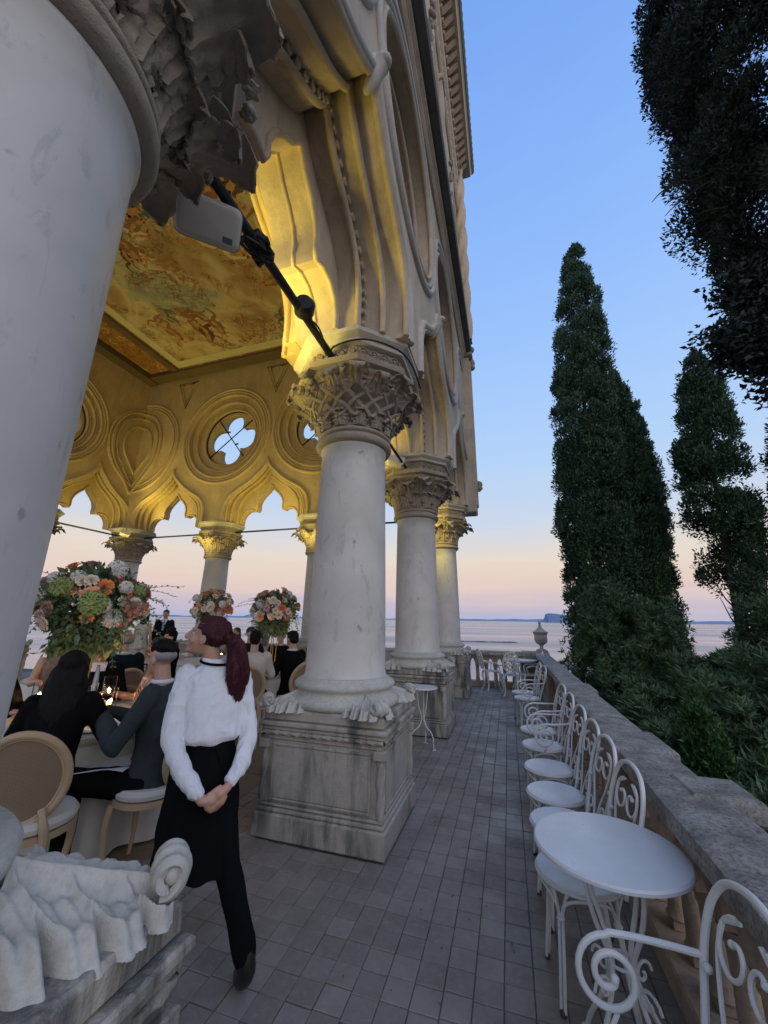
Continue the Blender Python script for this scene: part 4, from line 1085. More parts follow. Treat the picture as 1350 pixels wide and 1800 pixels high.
# cast iron chairs at the end
def make_cast(label):
    t = thing('cast_iron_chair', label, 'chair', group='white cast iron chairs at the end of the terrace')
    holes = []
    for k in range(10):
        a = 2 * PI * k / 10; holes.append([(.085 * math.cos(a) + .030 * math.cos(b) * 1.0, .085 * math.sin(a) + .022 * math.sin(b)) for b in [2 * PI * j / 8 for j in range(8)]])
    outer = [(.20 * math.cos(2 * PI * j / 28), .20 * math.sin(2 * PI * j / 28)) for j in range(28)]
    for k in range(16):
        a = 2 * PI * (k + .5) / 16; holes.append([(.150 * math.cos(a) + .022 * math.cos(b), .150 * math.sin(a) + .022 * math.sin(b)) for b in [2 * PI * j / 7 for j in range(7)]])
    q = MB(); q.panel(outer, holes, .425, .437, lambda a, b, t_: (a, b, t_)); build('seat', q, 'white_iron', t, angle=30)
    def bk(a, b, t_): return (a, -.20 - b * .22 - t_, .45 + b)
    ov = [(.175 * math.cos(2 * PI * j / 28), .26 + .225 * math.sin(2 * PI * j / 28)) for j in range(28)]; holes = []
    for k in range(14):
        a = 2 * PI * k / 14; holes.append([(.135 * math.cos(a) + .022 * math.cos(b), .26 + .185 * math.sin(a) + .024 * math.sin(b)) for b in [2 * PI * j / 7 for j in range(7)]])
    for k in range(9):
        a = 2 * PI * k / 9 + .3; holes.append([(.068 * math.cos(a) + .019 * math.cos(b), .26 + .105 * math.sin(a) + .025 * math.sin(b)) for b in [2 * PI * j / 7 for j in range(7)]])
    holes.append([(.03 * math.cos(b), .26 + .04 * math.sin(b)) for b in [2 * PI * j / 8 for j in range(8)]])
    q = MB(); q.panel(ov, holes, 0, .012, bk); q.tube([bk(a, b, .006) for a, b in ov], .012, 7, closed=True); build('backrest', q, 'white_iron', t, angle=30)
    for sx in (-1, 1):
        for sy in (-1, 1):
            q = MB(); P = [(.13, .13, .43), (.155, .155, .36), (.15, .15, .26), (.13, .13, .14), (.15, .15, .05), (.175, .175, .012), (.19, .19, .012)]
            q.tube(smooth_curve([(sx * a, sy * b, z) for a, b, z in P], 3), [.026 - .0008 * i for i in range(19)], 8); build('leg', q, 'white_iron', t)
    for s in (-1, 1):
        q = MB(); q.tube(smooth_curve([(s * .17, -.24, .66), (s * .23, -.15, .64), (s * .235, .03, .63), (s * .21, .10, .58), (s * .19, .08, .50), (s * .18, .07, .44)], 4), .013, 8); build('armrest', q, 'white_iron', t)
    return t
c0 = make_cast('x')
for i, (x, y, rz, lab) in enumerate(((-.05, 9.75, 10, 'white cast iron chair with its lacy back to the camera, middle of the three'), (-.48, 10.35, -65, 'white cast iron chair turned sideways at the left of the ornate table'), (.40, 9.95, 98, 'white cast iron chair against the balustrade at the right of the ornate table'))):
    o = c0 if i == 0 else copy_tree(c0); o.location = (x, y, 0); o.rotation_euler = (0, 0, R(rz)); o['label'] = lab
t = thing('ornate_table', 'white round cast iron table among the lacy chairs at the terrace end', 'table', (.22, 10.42, 0))
q = MB(); q.lathe([(.34, .66), (.36, .69), (.40, .695), (.405, .71), (.39, .718), (.001, .718)], 48); build('tabletop', q, 'white_iron', t)
for k in range(3):
    a = k * 2 * PI / 3 + .5; q = MB(); P = [(.28, .66), (.22, .60), (.09, .50), (.05, .36), (.10, .20), (.22, .10), (.27, .02)]
    q.tube(smooth_curve([(r * math.cos(a), r * math.sin(a), z) for r, z in P], 4), .02, 8); build('leg', q, 'white_iron', t)

# ================================================================== LAMPS AND SPEAKER ON THE CAPITALS
def rbox(mb, sx, sy, sz, r, n=5):
    """rounded box via superellipse rings"""
    def fn(i, j):
        a = 2 * PI * i; v = j * 2 - 1; k = (1 - abs(v) ** 6) ** (1 / 3) if abs(v) < 1 else 0
        c, s_ = math.cos(a), math.sin(a); e = .35
        return (sx * math.copysign(abs(c) ** e, c) * (.80 + .20 * k if abs(v) < 1 else .0) * (1 if abs(v) < .999 else .0), sy * math.copysign(abs(s_) ** e, s_) * (.80 + .2 * k if abs(v) < 1 else 0), sz * (v if abs(v) < .999 else v))
    mb.grid(fn, 40, 15, True)
t = thing('wall_speaker', 'rounded grey box with a small dark label hanging under the huge near capital', 'speaker', (-1.61, 1.38, 3.98))
nz_ = Vector((1.45, -1.44, -2.1)).normalized(); nx_ = Vector((.76, -.12, -.62)); nx_ = (nx_ - nz_ * nx_.dot(nz_)).normalized(); ny_ = nz_.cross(nx_)
t.rotation_euler = Matrix((nx_, ny_, nz_)).transposed().to_euler()
def rrect(hx, hy, r, z, n=6):
    out = []
    for cx, cy, a0 in ((hx - r, hy - r, 0), (-hx + r, hy - r, 90), (-hx + r, -hy + r, 180), (hx - r, -hy + r, 270)):
        for k in range(n + 1): out.append((cx + r * math.cos(R(a0 + 90 * k / n)), cy + r * math.sin(R(a0 + 90 * k / n)), z))
    return out
def rloft(q, secs):
    n = len(secs[0]); vs = [p for s_ in secs for p in s_]; fs = [(k * n + i, k * n + (i + 1) % n, (k + 1) * n + (i + 1) % n, (k + 1) * n + i) for k in range(len(secs) - 1) for i in range(n)]
    fs += [tuple(reversed(range(n))), tuple(range((len(secs) - 1) * n, len(secs) * n))]; q.add(vs, fs)
q = MB(); rloft(q, [rrect(.150, .088, .03, -.10), rrect(.178, .110, .035, -.085), rrect(.186, .118, .04, -.02), rrect(.186, .118, .045, .03), rrect(.180, .112, .045, .048), rrect(.168, .100, .04, .058), rrect(.150, .084, .035, .062)]); build('housing', q, 'lamp_grey', t, angle=50)
q = MB(); q.box(-.045, .045, .1165, .1205, -.035, .02, .001); q.box(-.03, .04, .108, .112, .035, .05); o = build('label', q, 'label', t, loc=(.05, 0, .0)); 
q = MB(); q.tube([(-.10, .11, -.04), (-.10, .19, -.05), (.10, .19, -.05), (.10, .11, -.04)], .010, 6); q.tube([(0, .19, -.05), (-.03, .30, -.12)], .014, 6); build('bracket', q, 'iron', t)
q = MB(); q.tube([(a_, b_, .012) for a_, b_, c_ in rrect(.1875, .1195, .045, 0)], .0035, 5, closed=True); build('seam', q, 'label', t)
q = MB(); q.box(.085, .145, -.085, -.050, .0585, .0625, .001); build('label', q, 'label', t)
t = thing('cable_coil', 'tangle of black cable and clamps on the tie rod beside the grey box', 'cable', (-1.5, 1.72, 4.12))
q = MB()
for k in range(5):
    ph = random.uniform(0, 6); L = [(random.uniform(.05, .09) * math.cos(a + ph) + .02 * math.sin(3 * a), (a / (2 * PI) - .5) * .14 + .07 * math.sin(2 * a + ph), random.uniform(.05, .09) * math.sin(a + ph)) for a in [2 * PI * i / 9 for i in range(10)]]
    q.tube(smooth_curve(L, 4), .009, 5)
q.box(-.06, .06, -.10, .10, -.05, .06, .02); build('clamp', q, 'iron', t, angle=60)
t = thing('spotlight', 'small round black spotlight clamped halfway along the near tie rod', 'lamp', (-1.5, 2.36, 4.13))
q = MB(); q.lathe([(.055, -.07), (.085, -.05), (.09, .04), (.07, .07)], 20); c_ = build('head', q, 'iron', t, rot=(R(90), 0, R(30)), loc=(.02, -.03, .03))
q = MB(); q.tube(smooth_curve([(0, .06, .02), (.06, .16, -.02), (.05, .28, -.06), (-.02, .22, .02), (.02, .10, .05)], 5), .008, 6); q.tube(smooth_curve([(.0, .1, -.03), (.05, .22, -.08), (.02, .36, -.05), (0, .44, 0)], 5), .008, 6); build('cable', q, 'iron', t)
for (x, y, z, lab, rz) in ((-1.62, 5.72, 4.16, 'small pale box lamp beside the capital of the column behind the strapwork one', 20), (-11.3, 8.75, 4.10, 'pale floodlight on the capital of the loggia corner column', 50)):
    t = thing('floodlight', lab, 'lamp', (x, y, z), R(rz)); q = MB(); q.box(-.14, .14, -.07, .07, -.10, .10, .03); build('housing', q, 'lamp_grey', t, rot=(R(-25), R(14), 0))
    q = MB(); q.tube([(0, .05, .08), (0, .16, .16), (0, .22, .20)], .012, 6); build('bracket', q, 'iron', t)
o = build('cable', MB().tube(smooth_curve([(-1.55, 2.98, 4.10), (-1.42, 2.80, 4.115), (-1.1, 2.79, 4.12), (-.84, 3.02, 4.12), (-.76, 3.3, 4.115), (-.76, 3.7, 4.11)], 5), .009, 6), 'iron')
tag(o, 'thin black cable running round the abacus of the strapwork capital', 'cable')
# light given by the floodlights hidden on the room side of the capitals
def spot(loc, aim, e, ang=110, blend=.8, col=(1, .77, .15), size=.35):
    l = bpy.data.lights.new('floodlight_beam', 'SPOT'); l.energy = e; l.spot_size = R(ang); l.spot_blend = blend; l.color = col; l.shadow_soft_size = size
    o = bpy.data.objects.new('floodlight_beam', l); COL.objects.link(o); o.location = loc
    o.rotation_euler = (Vector(aim) - Vector(loc)).to_track_quat('-Z', 'Y').to_euler(); return o
spot((-2.22, 2.25, 3.8), (-1.62, 3.05, 5.2), 62, 110)
spot((-2.9, 1.6, 3.9), (-2.1, 3.0, 5.6), 60, 80)
spot((-2.9, .9, 4.1), (-6.5, 5.5, 9.9), 95, 120)
spot((-2.3, 5.0, 3.95), (-7.5, 8.5, 8.0), 75, 120)
spot((-2.2, 5.3, 3.9), (-1.6, 6.1, 5.0), 22, 100)
spot((-1.9, 7.9, 4.05), (-1.35, 9.4, 3.5), 75, 75)
spot((-11.1, 8.4, 4.0), (-9.0, 9.2, 6.2), 110, 130)
spot((-6.4, 8.3, 3.6), (-6.4, 9.4, 4.6), 70, 140)
spot((-11.1, 5.0, 4.0), (-8, 7.5, 9.9), 80, 130)
spot((-8.3, 8.6, 3.4), (-8.3, 9.45, 4.4), 26, 110)
spot((-4.9, 8.7, 3.5), (-4.9, 9.45, 4.4), 22, 110)
spot((-11.2, 8.2, 3.4), (-12.2, 8.0, 5.4), 50, 120)
spot((-2.2, 3.1, 3.1), (-1.7, 3.4, 4.0), 10, 100)
spot((-2.3, 6.2, 3.2), (-1.7, 6.4, 4.0), 8, 100)

# ================================================================== TREES AND SHRUBS
RG = np.random.default_rng(11)
def quads_mesh(name, Q, mat):
    """Q: (n,4,3) array of quads"""
    n = len(Q); me = bpy.data.meshes.new(name); me.vertices.add(n * 4); me.vertices.foreach_set('co', Q.reshape(-1).astype(np.float32))
    me.loops.add(n * 4); me.loops.foreach_set('vertex_index', np.arange(n * 4, dtype=np.int32))
    me.polygons.add(n); me.polygons.foreach_set('loop_start', np.arange(0, n * 4, 4, dtype=np.int32)); me.polygons.foreach_set('loop_total', np.full(n, 4, np.int32))
    me.update(calc_edges=True); me.materials.append(mat); return me
def unit(a): return a / (np.linalg.norm(a, axis=-1, keepdims=True) + 1e-9)
def leaf_quads(P, D, size, width, fold=.0):
    n = len(P); D = unit(D); side = unit(np.cross(D, unit(RG.normal(size=(n, 3))))); s = size[:, None]
    bend = unit(np.cross(D, side)) * s * fold
    return np.stack([P, P + D * s * .45 + side * s * width + bend, P + D * s, P + D * s * .45 - side * s * width + bend], axis=1)
def vnoise(P, s, seed=0):
    """cheap smooth value noise, vectorised"""
    Pn = P * s + seed * 17.3; i = np.floor(Pn).astype(np.int64); f = Pn - i; f = f * f * (3 - 2 * f); out = 0
    for dx in (0, 1):
        for dy in (0, 1):
            for dz in (0, 1):
                h = (i[:, 0] + dx) * 73856093 ^ (i[:, 1] + dy) * 19349663 ^ (i[:, 2] + dz) * 83492791
                v = ((h * 2654435761) % 1000003) / 1000003.0
                wt = (f[:, 0] if dx else 1 - f[:, 0]) * (f[:, 1] if dy else 1 - f[:, 1]) * (f[:, 2] if dz else 1 - f[:, 2]); out = out + v * wt
    return out
def cypress(label, x, y, z0, zt, lean, prof, dens, leaf, mat='cypress', gap=.25, gapz=None, gseed=0, base=-3, trunk=.14, sector=None, group='cypress trees beyond the balustrade', clump=None, per=90):
    t = thing('cypress_tree', label, 'tree', (x, y, base), 0, group)
    zs, rs = zip(*prof); H = zt - z0
    cr = clump or .30; nc = int(dens / per)
    u = RG.random(nc * 4); zz = z0 + H * u; rad = np.interp(zz, zs, rs); keep = RG.random(nc * 4) < (rad / max(rs)); zz = zz[keep][:nc]; rad = rad[keep][:nc]; nc = len(zz)
    ang = RG.random(nc) * 2 * PI
    if sector: ang = sector[0] + RG.random(nc) * (sector[1] - sector[0])
    k = .80 + .26 * vnoise(np.stack([np.cos(ang) * rad, np.sin(ang) * rad, zz], 1), .9, gseed)
    inner = RG.random(nc) < .22
    R_ = np.maximum(0, rad * k - cr * .55) * np.where(inner, RG.uniform(.2, .7, nc), RG.uniform(.86, 1.06, nc))
    C_ = np.stack([np.cos(ang) * R_, np.sin(ang) * R_, zz], 1)
    g = vnoise(C_, 1.1, gseed + 9); th = gap if gapz is None else gap + gapz[0] * np.clip((gapz[1] - zz) / (gapz[1] - z0), 0, 1)
    keep = g > th; C_ = C_[keep]; rad = rad[keep]; nc = len(C_)
    crad = cr * RG.uniform(.55, 1.25, nc) * np.clip(rad / max(rs) + .35, .4, 1.1)
    idx = np.repeat(np.arange(nc), per); d = unit(RG.normal(size=(nc * per, 3))); out = unit(C_ * np.array([1, 1, 0]) + 1e-6)[idx]
    d = unit(d + out * .55 + np.array([0, 0, .35])); rr = crad[idx] * RG.random(nc * per) ** .35
    P = C_[idx] + d * rr[:, None] * np.array([1, 1, 1.35]); P[:, 0] += lean * (P[:, 2] - z0); P[:, 2] -= base; n = len(P)
    allq = []
    for j in range(2):
        D = d * RG.uniform(.4, 1.0, (n, 1)) + np.array([0, 0, 1.0]) * RG.uniform(.3, 1.0, (n, 1)) + RG.normal(size=(n, 3)) * .35
        allq.append(leaf_quads(P + RG.normal(size=(n, 3)) * leaf * .3, D, leaf * RG.uniform(.6, 1.3, n), .22, .1))
    me = quads_mesh('foliage', np.concatenate(allq), M[mat]); obj('foliage', me, t)
    # twiggy tufts that break the outline
    q = MB(); L = [(lean * (z - z0) * (1 if z > z0 else 0), 0, z - base) for z in np.linspace(base, z0 + H * .9, 10)]
    q.tube(L, [trunk * (1 - .085 * i) for i in range(10)], 9); build('trunk', q, 'bark', t)
    q = MB()
    for k_ in range(26):
        z = random.uniform(z0 - .3, zt - H * .2); a = random.uniform(0, 2 * PI); r = np.interp(z, zs, rs) * .6; c = lean * (z - z0)
        hk = min(1, H / 8); q.tube([(c, 0, z - base), (c + r * .5 * math.cos(a), r * .5 * math.sin(a), z - base + .35 * hk), (c + r * math.cos(a), r * math.sin(a), z - base + 1.0 * hk)], [.03 * hk, .02 * hk, .008 * hk], 5)
    build('branch', q, 'bark', t); return t
cypress('tallest cypress, broad dark column directly behind the urn and the bushes', 3.05, 16, .2, 18.7, .062,
        [(.2, .9), (3.5, 1.15), (7, 1.28), (10.5, 1.2), (13, 1.02), (15.5, .84), (17.2, .62), (18.2, .42), (18.7, .16)], 95000, .115, gap=.20)
cypress('shorter cypress merged into the right side of the tallest one', 4.75, 16.6, .2, 12.0, .03,
        [(.2, .8), (4, 1.0), (7, .95), (9, .75), (11, .45), (12, .05)], 50000, .115, gap=.16, gseed=2)
cypress('slim ragged cypress with two thin tips standing right of the tallest one', 5.95, 19, .2, 12.4, .05,
        [(.2, .7), (3, .80), (6, .78), (8, .62), (9.5, .40), (11, .22), (12.4, .04)], 30000, .115, gap=.30, gapz=(.14, 7), gseed=4)
cypress('separate cypress with a bare leaning trunk showing through its thin lower half', 6.82, 15, 1.6, 11.3, .05,
        [(1.6, .6), (3.3, 1.0), (5, 1.0), (7.3, .98), (9, .80), (10.4, .50), (11.0, .28), (11.3, .08)], 46000, .11, gap=.20, gapz=(.34, 8), gseed=6, trunk=.16)
cypress('cypress cut off by the right edge of the photo at half height', 9.0, 14, 1.0, 9.2, .02,
        [(1, .6), (3, 1.0), (6, 1.05), (8, .6), (9.2, .05)], 28000, .11, gap=.28, gseed=8)
big = cypress('very large dark cypress overhanging the top right corner of the photo', 5.17, 5.2, 4.2, 18, .0,
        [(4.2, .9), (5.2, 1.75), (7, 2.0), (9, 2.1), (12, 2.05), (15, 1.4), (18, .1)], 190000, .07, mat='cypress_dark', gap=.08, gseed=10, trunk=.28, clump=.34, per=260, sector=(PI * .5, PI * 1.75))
# low hanging boughs and dead twigs of the near cypress
def bough(pts, n, spread, leaf, parent, name='foliage'):
    c = np.array([tuple(p) for p in smooth_curve(pts, 8)]); idx = RG.integers(0, len(c), n); P = c[idx] + RG.normal(size=(n, 3)) * np.array(spread)
    g = vnoise(P, 5.5, 3) > .36; P = P[g]; n = len(P); qs = []
    for j in range(4):
        D = RG.normal(size=(n, 3)) * .8 + np.array([-.5, -.1, .15]); qs.append(leaf_quads(P + RG.normal(size=(n, 3)) * leaf * .5, D, leaf * RG.uniform(.6, 1.3, n), .24, .1))
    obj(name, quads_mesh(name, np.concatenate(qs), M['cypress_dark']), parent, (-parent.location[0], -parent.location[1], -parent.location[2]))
    q = MB(); q.tube(smooth_curve(pts, 4), .018, 6); build('branch', q, 'bark', parent, loc=(-parent.location[0], -parent.location[1], -parent.location[2]))
bough([(4.4, 5.2, 5.3), (3.6, 5.1, 4.95), (2.85, 5.0, 4.92)], 3200, (.16, .16, .13), .085, big)
bough([(4.3, 5.2, 4.7), (3.6, 5.1, 4.70), (3.0, 5.0, 4.72)], 2200, (.15, .15, .09), .085, big)
bough([(4.4, 5.2, 4.4), (3.7, 5.1, 4.25), (3.25, 5.0, 4.25)], 1500, (.14, .14, .09), .085, big)
bough([(4.0, 5.2, 6.0), (3.5, 5.1, 5.75), (3.2, 5.0, 5.6)], 2400, (.16, .16, .14), .09, big)
q = MB()
for P in ([(3.3, 5, 7.75), (2.9, 5, 7.62), (2.62, 4.95, 7.72)], [(2.72, 5, 7.66), (2.5, 4.95, 7.5), (2.36, 4.95, 7.36)], [(3.3, 5, 7.6), (2.9, 4.95, 7.38), (2.6, 4.95, 7.18), (2.45, 4.9, 7.0)], [(2.85, 5, 7.38), (2.62, 4.95, 7.32), (2.5, 4.95, 7.24)], [(3.2, 5, 7.0), (2.95, 5, 7.02), (2.86, 5, 6.98)]):
    L = smooth_curve(P, 4); q.tube(L, [.016 * (1 - .75 * i / (len(L) - 1)) for i in range(len(L))], 5)
build('dead_twig', q, 'bark', big, loc=(-5.17, -5.2, 3))

def shrub(label, c, rad, n, leaf=.115, mat='oleander', narrow=.10, name='oleander_bush', cat='shrub', rosette=9, ground=-1.7):
    t = thing(name, label, cat, (c[0], c[1], ground), 0, 'bushes below the balustrade')
    m_ = n; d = unit(RG.normal(size=(m_, 3))); d[:, 2] = np.where(d[:, 2] < -.5, -d[:, 2], d[:, 2])
    k = .60 + .6 * vnoise(d, 3.0, len(label)) + .42 * (vnoise(d, 7, 5) - .5); dep = 1 - RG.random(m_) ** 2.2 * .6
    kp = vnoise(d * (k * dep)[:, None] * max(rad), 4.5, 21) > .40; d = d[kp]; k = k[kp]; dep = dep[kp]; m_ = len(d)
    P = d * np.array(rad) * (k * dep)[:, None] + np.array([0, 0, c[2] - ground])
    axis = unit(d + np.array([0, 0, .7]) + RG.normal(size=(m_, 3)) * .4); qs = []
    u_ = unit(np.cross(axis, RG.normal(size=(m_, 3)))); v_ = np.cross(axis, u_)
    for j in range(rosette):
        a = 2 * PI * j / rosette * 1.62; D = axis * .55 + (u_ * math.cos(a) + v_ * math.sin(a)) * RG.uniform(.4, 1.0, (m_, 1))
        qs.append(leaf_quads(P + axis * RG.uniform(0, .06, (m_, 1)), D, leaf * RG.uniform(.65, 1.2, m_), narrow, .03))
    obj('foliage', quads_mesh('foliage', np.concatenate(qs), M[mat]), t)
    q = MB()
    for k_ in range(14):
        a = random.uniform(0, 2 * PI); h = c[2] - ground - rad[2] * .2
        q.tube([(.15 * math.cos(a), .15 * math.sin(a), 0), (rad[0] * .15 * math.cos(a), rad[1] * .15 * math.sin(a), h * .5), (rad[0] * .3 * math.cos(a), rad[1] * .3 * math.sin(a), h * .95)], [.03, .022, .008], 5)
    build('stem', q, 'bark', t); return t
shrub('rounded oleander bush in front of the tallest cypress, next to the urn', (2.15, 9.0, .60), (1.05, 1.4, 1.55), 8000)
shrub('low oleander bush spilling toward the far part of the coping', (1.75, 7.4, -.2), (.75, 1.2, 1.05), 5200)
shrub('oleander bush with pale young shoots beside the middle of the balustrade', (2.0, 5.7, -.05), (.95, 1.2, 1.0), 7600)
shrub('tall oleander bush below the gap between the two cypress groups', (3.15, 7.6, .15), (1.0, 1.2, .95), 7600)
shrub('oleander bush under the leaning bare trunk at the right', (4.6, 8.2, .60), (1.1, 1.1, 1.45), 5600)
shrub('dense dark bush filling the right edge under the cypresses', (3.35, 5.3, .05), (1.15, 1.2, 1.30), 8000)
shrub('dark bush right behind the nearest stretch of coping', (2.1, 3.6, -.55), (.85, 1.1, 1.0), 6000)
shrub('deep shaded bush in the lower right corner beyond the coping', (2.5, 2.0, -.9), (1.1, 1.1, 1.0), 3000)
shrub('deep green bush far behind the others at the right', (6.6, 11.5, -.1), (1.7, 1.5, 1.5), 4200)
cy = cypress('small feathery young conifer in front of the dark bushes at the right', 1.52, 4.35, -1.2, 1.02, .0, [(-1.2, .42), (0, .34), (.6, .2), (1.02, .02)], 16000, .045, mat='thuja', gap=.0, clump=.10, per=60, gseed=12, base=-1.7, trunk=.02, group='young conifers')
cy.name = 'young_conifer'; cy['category'] = 'shrub'; del cy['group']
# potted palm behind the end wall
def palm(x, y, z, label, s=1):
    t = thing('potted_palm', label, 'plant', (x, y, z)); q = MB(); q.lathe([(.16, 0), (.20, .3), (.21, .36), (.17, .36)], 16); build('pot', q, 'mortar', t)
    for k in range(16):
        a = 2 * PI * k / 16 + random.random() * .3; e = random.uniform(.5, 1.2); pts = [Vector((math.cos(a) * r * s, math.sin(a) * r * s, .36 + s * (1.1 * e * r * 1.6 - 1.0 * r * r * 1.5))) for r in np.linspace(0, .75, 9)]
        q = MB(); q.tube(pts, .006, 4)
        for i in range(1, 9):
            tdir = (pts[i] - pts[i - 1]).normalized(); sd = tdir.cross(Vector((0, 0, 1))).normalized()
            for sg in (-1, 1):
                e2 = pts[i] + sd * sg * .22 * s + tdir * .12 - Vector((0, 0, .05)); q.add([pts[i], pts[i] + tdir * .02, e2, pts[i] - tdir * .012 + sd * sg * .03], [(0, 1, 2, 3)])
        build('frond', q, 'thuja', t, fix=False)
palm(-5.95, 8.75, .93, 'spiky green palm between the two rear flower arrangements', .55)

# ================================================================== PEOPLE
def remeshed(name, mb, mat, voxel, parent, smooth_it=6, fold=0, fscale=(6, 6, 3), seed=0, loc=(0, 0, 0)):
    me = bpy.data.meshes.new(name); me.from_pydata(mb.v, [], mb.f)
    o = bpy.data.objects.new(name, me); COL.objects.link(o)
    m_ = o.modifiers.new('r', 'REMESH'); m_.mode = 'VOXEL'; m_.voxel_size = voxel
    s_ = o.modifiers.new('s', 'SMOOTH'); s_.iterations = smooth_it; s_.factor = .6
    dg = bpy.context.evaluated_depsgraph_get(); ev = o.evaluated_get(dg); nm = bpy.data.meshes.new_from_object(ev)
    bpy.data.objects.remove(o); bpy.data.meshes.remove(me)
    if fold:
        n = len(nm.vertices); co = np.empty(n * 3, np.float32); no = np.empty(n * 3, np.float32)
        nm.vertices.foreach_get('co', co); nm.vertices.foreach_get('normal', no); co = co.reshape(-1, 3); no = no.reshape(-1, 3)
        a = vnoise(co * np.array(fscale), 1.0, seed + 2) - .5; b_ = vnoise(co * np.array(fscale) * 2.7, 1.0, seed + 7) - .5
        rdg = 1 - np.abs(2 * vnoise(co * np.array(fscale) * 1.7 + 5, 1.0, seed + 4) - 1) * 1.3
        co = co + no * (fold * (1.0 * a + .4 * b_ + .55 * (rdg - .4)))[:, None]; nm.vertices.foreach_set('co', co.reshape(-1)); nm.update()
    nm.name = name; nm.materials.clear(); nm.materials.append(M[mat]); nm.polygons.foreach_set('use_smooth', [True] * len(nm.polygons))
    return obj(name, nm, parent, loc)
def limb(q, pts, rad, n=12):
    P = smooth_curve(pts, 4) if len(pts) > 2 else [Vector(p) for p in pts]
    L = len(P); rr = np.interp(np.linspace(0, 1, L), np.linspace(0, 1, len(rad)), rad)
    q.tube(P, list(rr), n); q.ball(P[0], rr[0], n, 8); q.ball(P[-1], rr[-1], n, 8)
def torso(q, secs, n=20):
    """secs: (centre, half width vec axis x, rx, ry)"""
    vs = []; fs = []
    for (c, rx_, ry_, tw) in secs:
        for k in range(n):
            a = 2 * PI * k / n; e = .85
            x = rx_ * math.copysign(abs(math.cos(a)) ** e, math.cos(a)); y = ry_ * math.copysign(abs(math.sin(a)) ** e, math.sin(a))
            vs.append((c[0] + x * math.cos(tw) - y * math.sin(tw), c[1] + x * math.sin(tw) + y * math.cos(tw), c[2]))
    for j in range(len(secs) - 1):
        for k in range(n):
            k2 = (k + 1) % n; fs.append((j * n + k, j * n + k2, (j + 1) * n + k2, (j + 1) * n + k))
    fs.append(tuple(reversed(range(n)))); fs.append(tuple(range((len(secs) - 1) * n, len(secs) * n))); q.add(vs, fs)
class Frame:      # head frame: local +Y is where the face looks
    def __init__(s, c, yaw=0, pitch=0, roll=0, sc=1): s.m = Matrix.Translation(Vector(c)) @ Matrix.Rotation(yaw, 4, 'Z') @ Matrix.Rotation(pitch, 4, 'X') @ Matrix.Rotation(roll, 4, 'Y') @ Matrix.Scale(sc, 4)
    def __call__(s, x, y, z): return tuple(s.m @ Vector((x, y, z)))
    def ball(s, q, c, r, n=16, m=12, fn=None):
        t = MB(); t.ball(c, r, n, m, fn); q.add([s(*v) for v in t.v], t.f)
    def tube(s, q, pts, r, n=8): t = MB(); t.tube(pts, r, n); q.add([s(*v) for v in t.v], t.f)
def head_prims(q, F, female=False):
    F.ball(q, (0, -.012, .035), (.073, .092, .082), 20, 14)                     # cranium
    F.ball(q, (0, .018, -.015), (.060 if female else .064, .070, .088), 18, 12) # face
    F.ball(q, (0, .045, -.075), (.034 if female else .040, .038, .026), 12, 8)  # jaw and chin
    F.ball(q, (0, .078, -.092), (.016, .013, .013), 10, 6)
    F.tube(q, [(0, .080, .030), (0, .092, .008), (0, .108, -.018), (0, .098, -.030)], [.008, .010, .014, .012], 8)  # nose
    for s in (-1, 1):
        F.ball(q, (s * .013, .094, -.024), (.008, .009, .007), 8, 5)
        F.ball(q, (s * .030, .070, .034), (.024, .014, .010), 10, 6)            # brow
        F.ball(q, (s * .040, .052, -.025), (.022, .022, .022), 10, 6)           # cheek
        F.ball(q, (s * .074, -.004, -.005), (.010, .020, .032), 10, 8)          # ear
    F.ball(q, (0, .090, -.052), (.022, .010, .006), 10, 6); F.ball(q, (0, .088, -.063), (.019, .010, .007), 10, 6)
def eyes(F, t):
    for s in (-1, 1):
        q = MB(); F.ball(q, (s * .031, .064, .010), (.012, .012, .007), 10, 8); build('eye', q, 'plate', t)
        q = MB(); F.ball(q, (s * .031, .0740, .010), (.0058, .004, .0058), 8, 6); build('iris', q, 'hair_brown', t)
def hand(q, w, d, side, curl=.6, up=(0, 0, 1), s=1.0):
    """w wrist, d direction of the palm; side = +1 thumb to the left of the direction"""
    w = Vector(w); d = Vector(d).normalized(); u = Vector(up); u = (u - d * u.dot(d)).normalized(); l = u.cross(d) * side
    limb(q, [w, w + d * .04 * s], [.022 * s, .024 * s], 8)
    for k in range(4):
        o = (k - 1.5) * .019 * s; base = w + d * .055 * s + l * o * -1; q.tube([w + d * .02 * s + l * o * -.7, base], [.015 * s, .0115 * s], 8)
        Ls = [.034, .038, .036, .028][k] * s; P = [base]; ang = 0; dd = d.copy()
        for j in range(3):
            ang += curl * (.7 + .25 * j); dd = d * math.cos(ang) - u * math.sin(ang); P.append(P[-1] + dd * Ls * (1 - .18 * j))
        q.tube(P, [.0105 * s, .0100 * s, .009 * s, .0075 * s], 8); q.ball(P[-1], .0078 * s, 8, 5)
        for p in P[:-1]: q.ball(p, .0108 * s, 8, 5)
    b = w + d * .022 * s + l * .022 * s; P = [b, b + d * .025 * s + l * .018 * s - u * .006, b + d * .052 * s + l * .020 * s - u * .018 * (1 + curl), b + d * .070 * s + l * .012 * s - u * .026 * (1 + curl)]
    q.tube(P, [.014 * s, .0125 * s, .011 * s, .009 * s], 8); q.ball(P[-1], .009 * s, 8, 5)
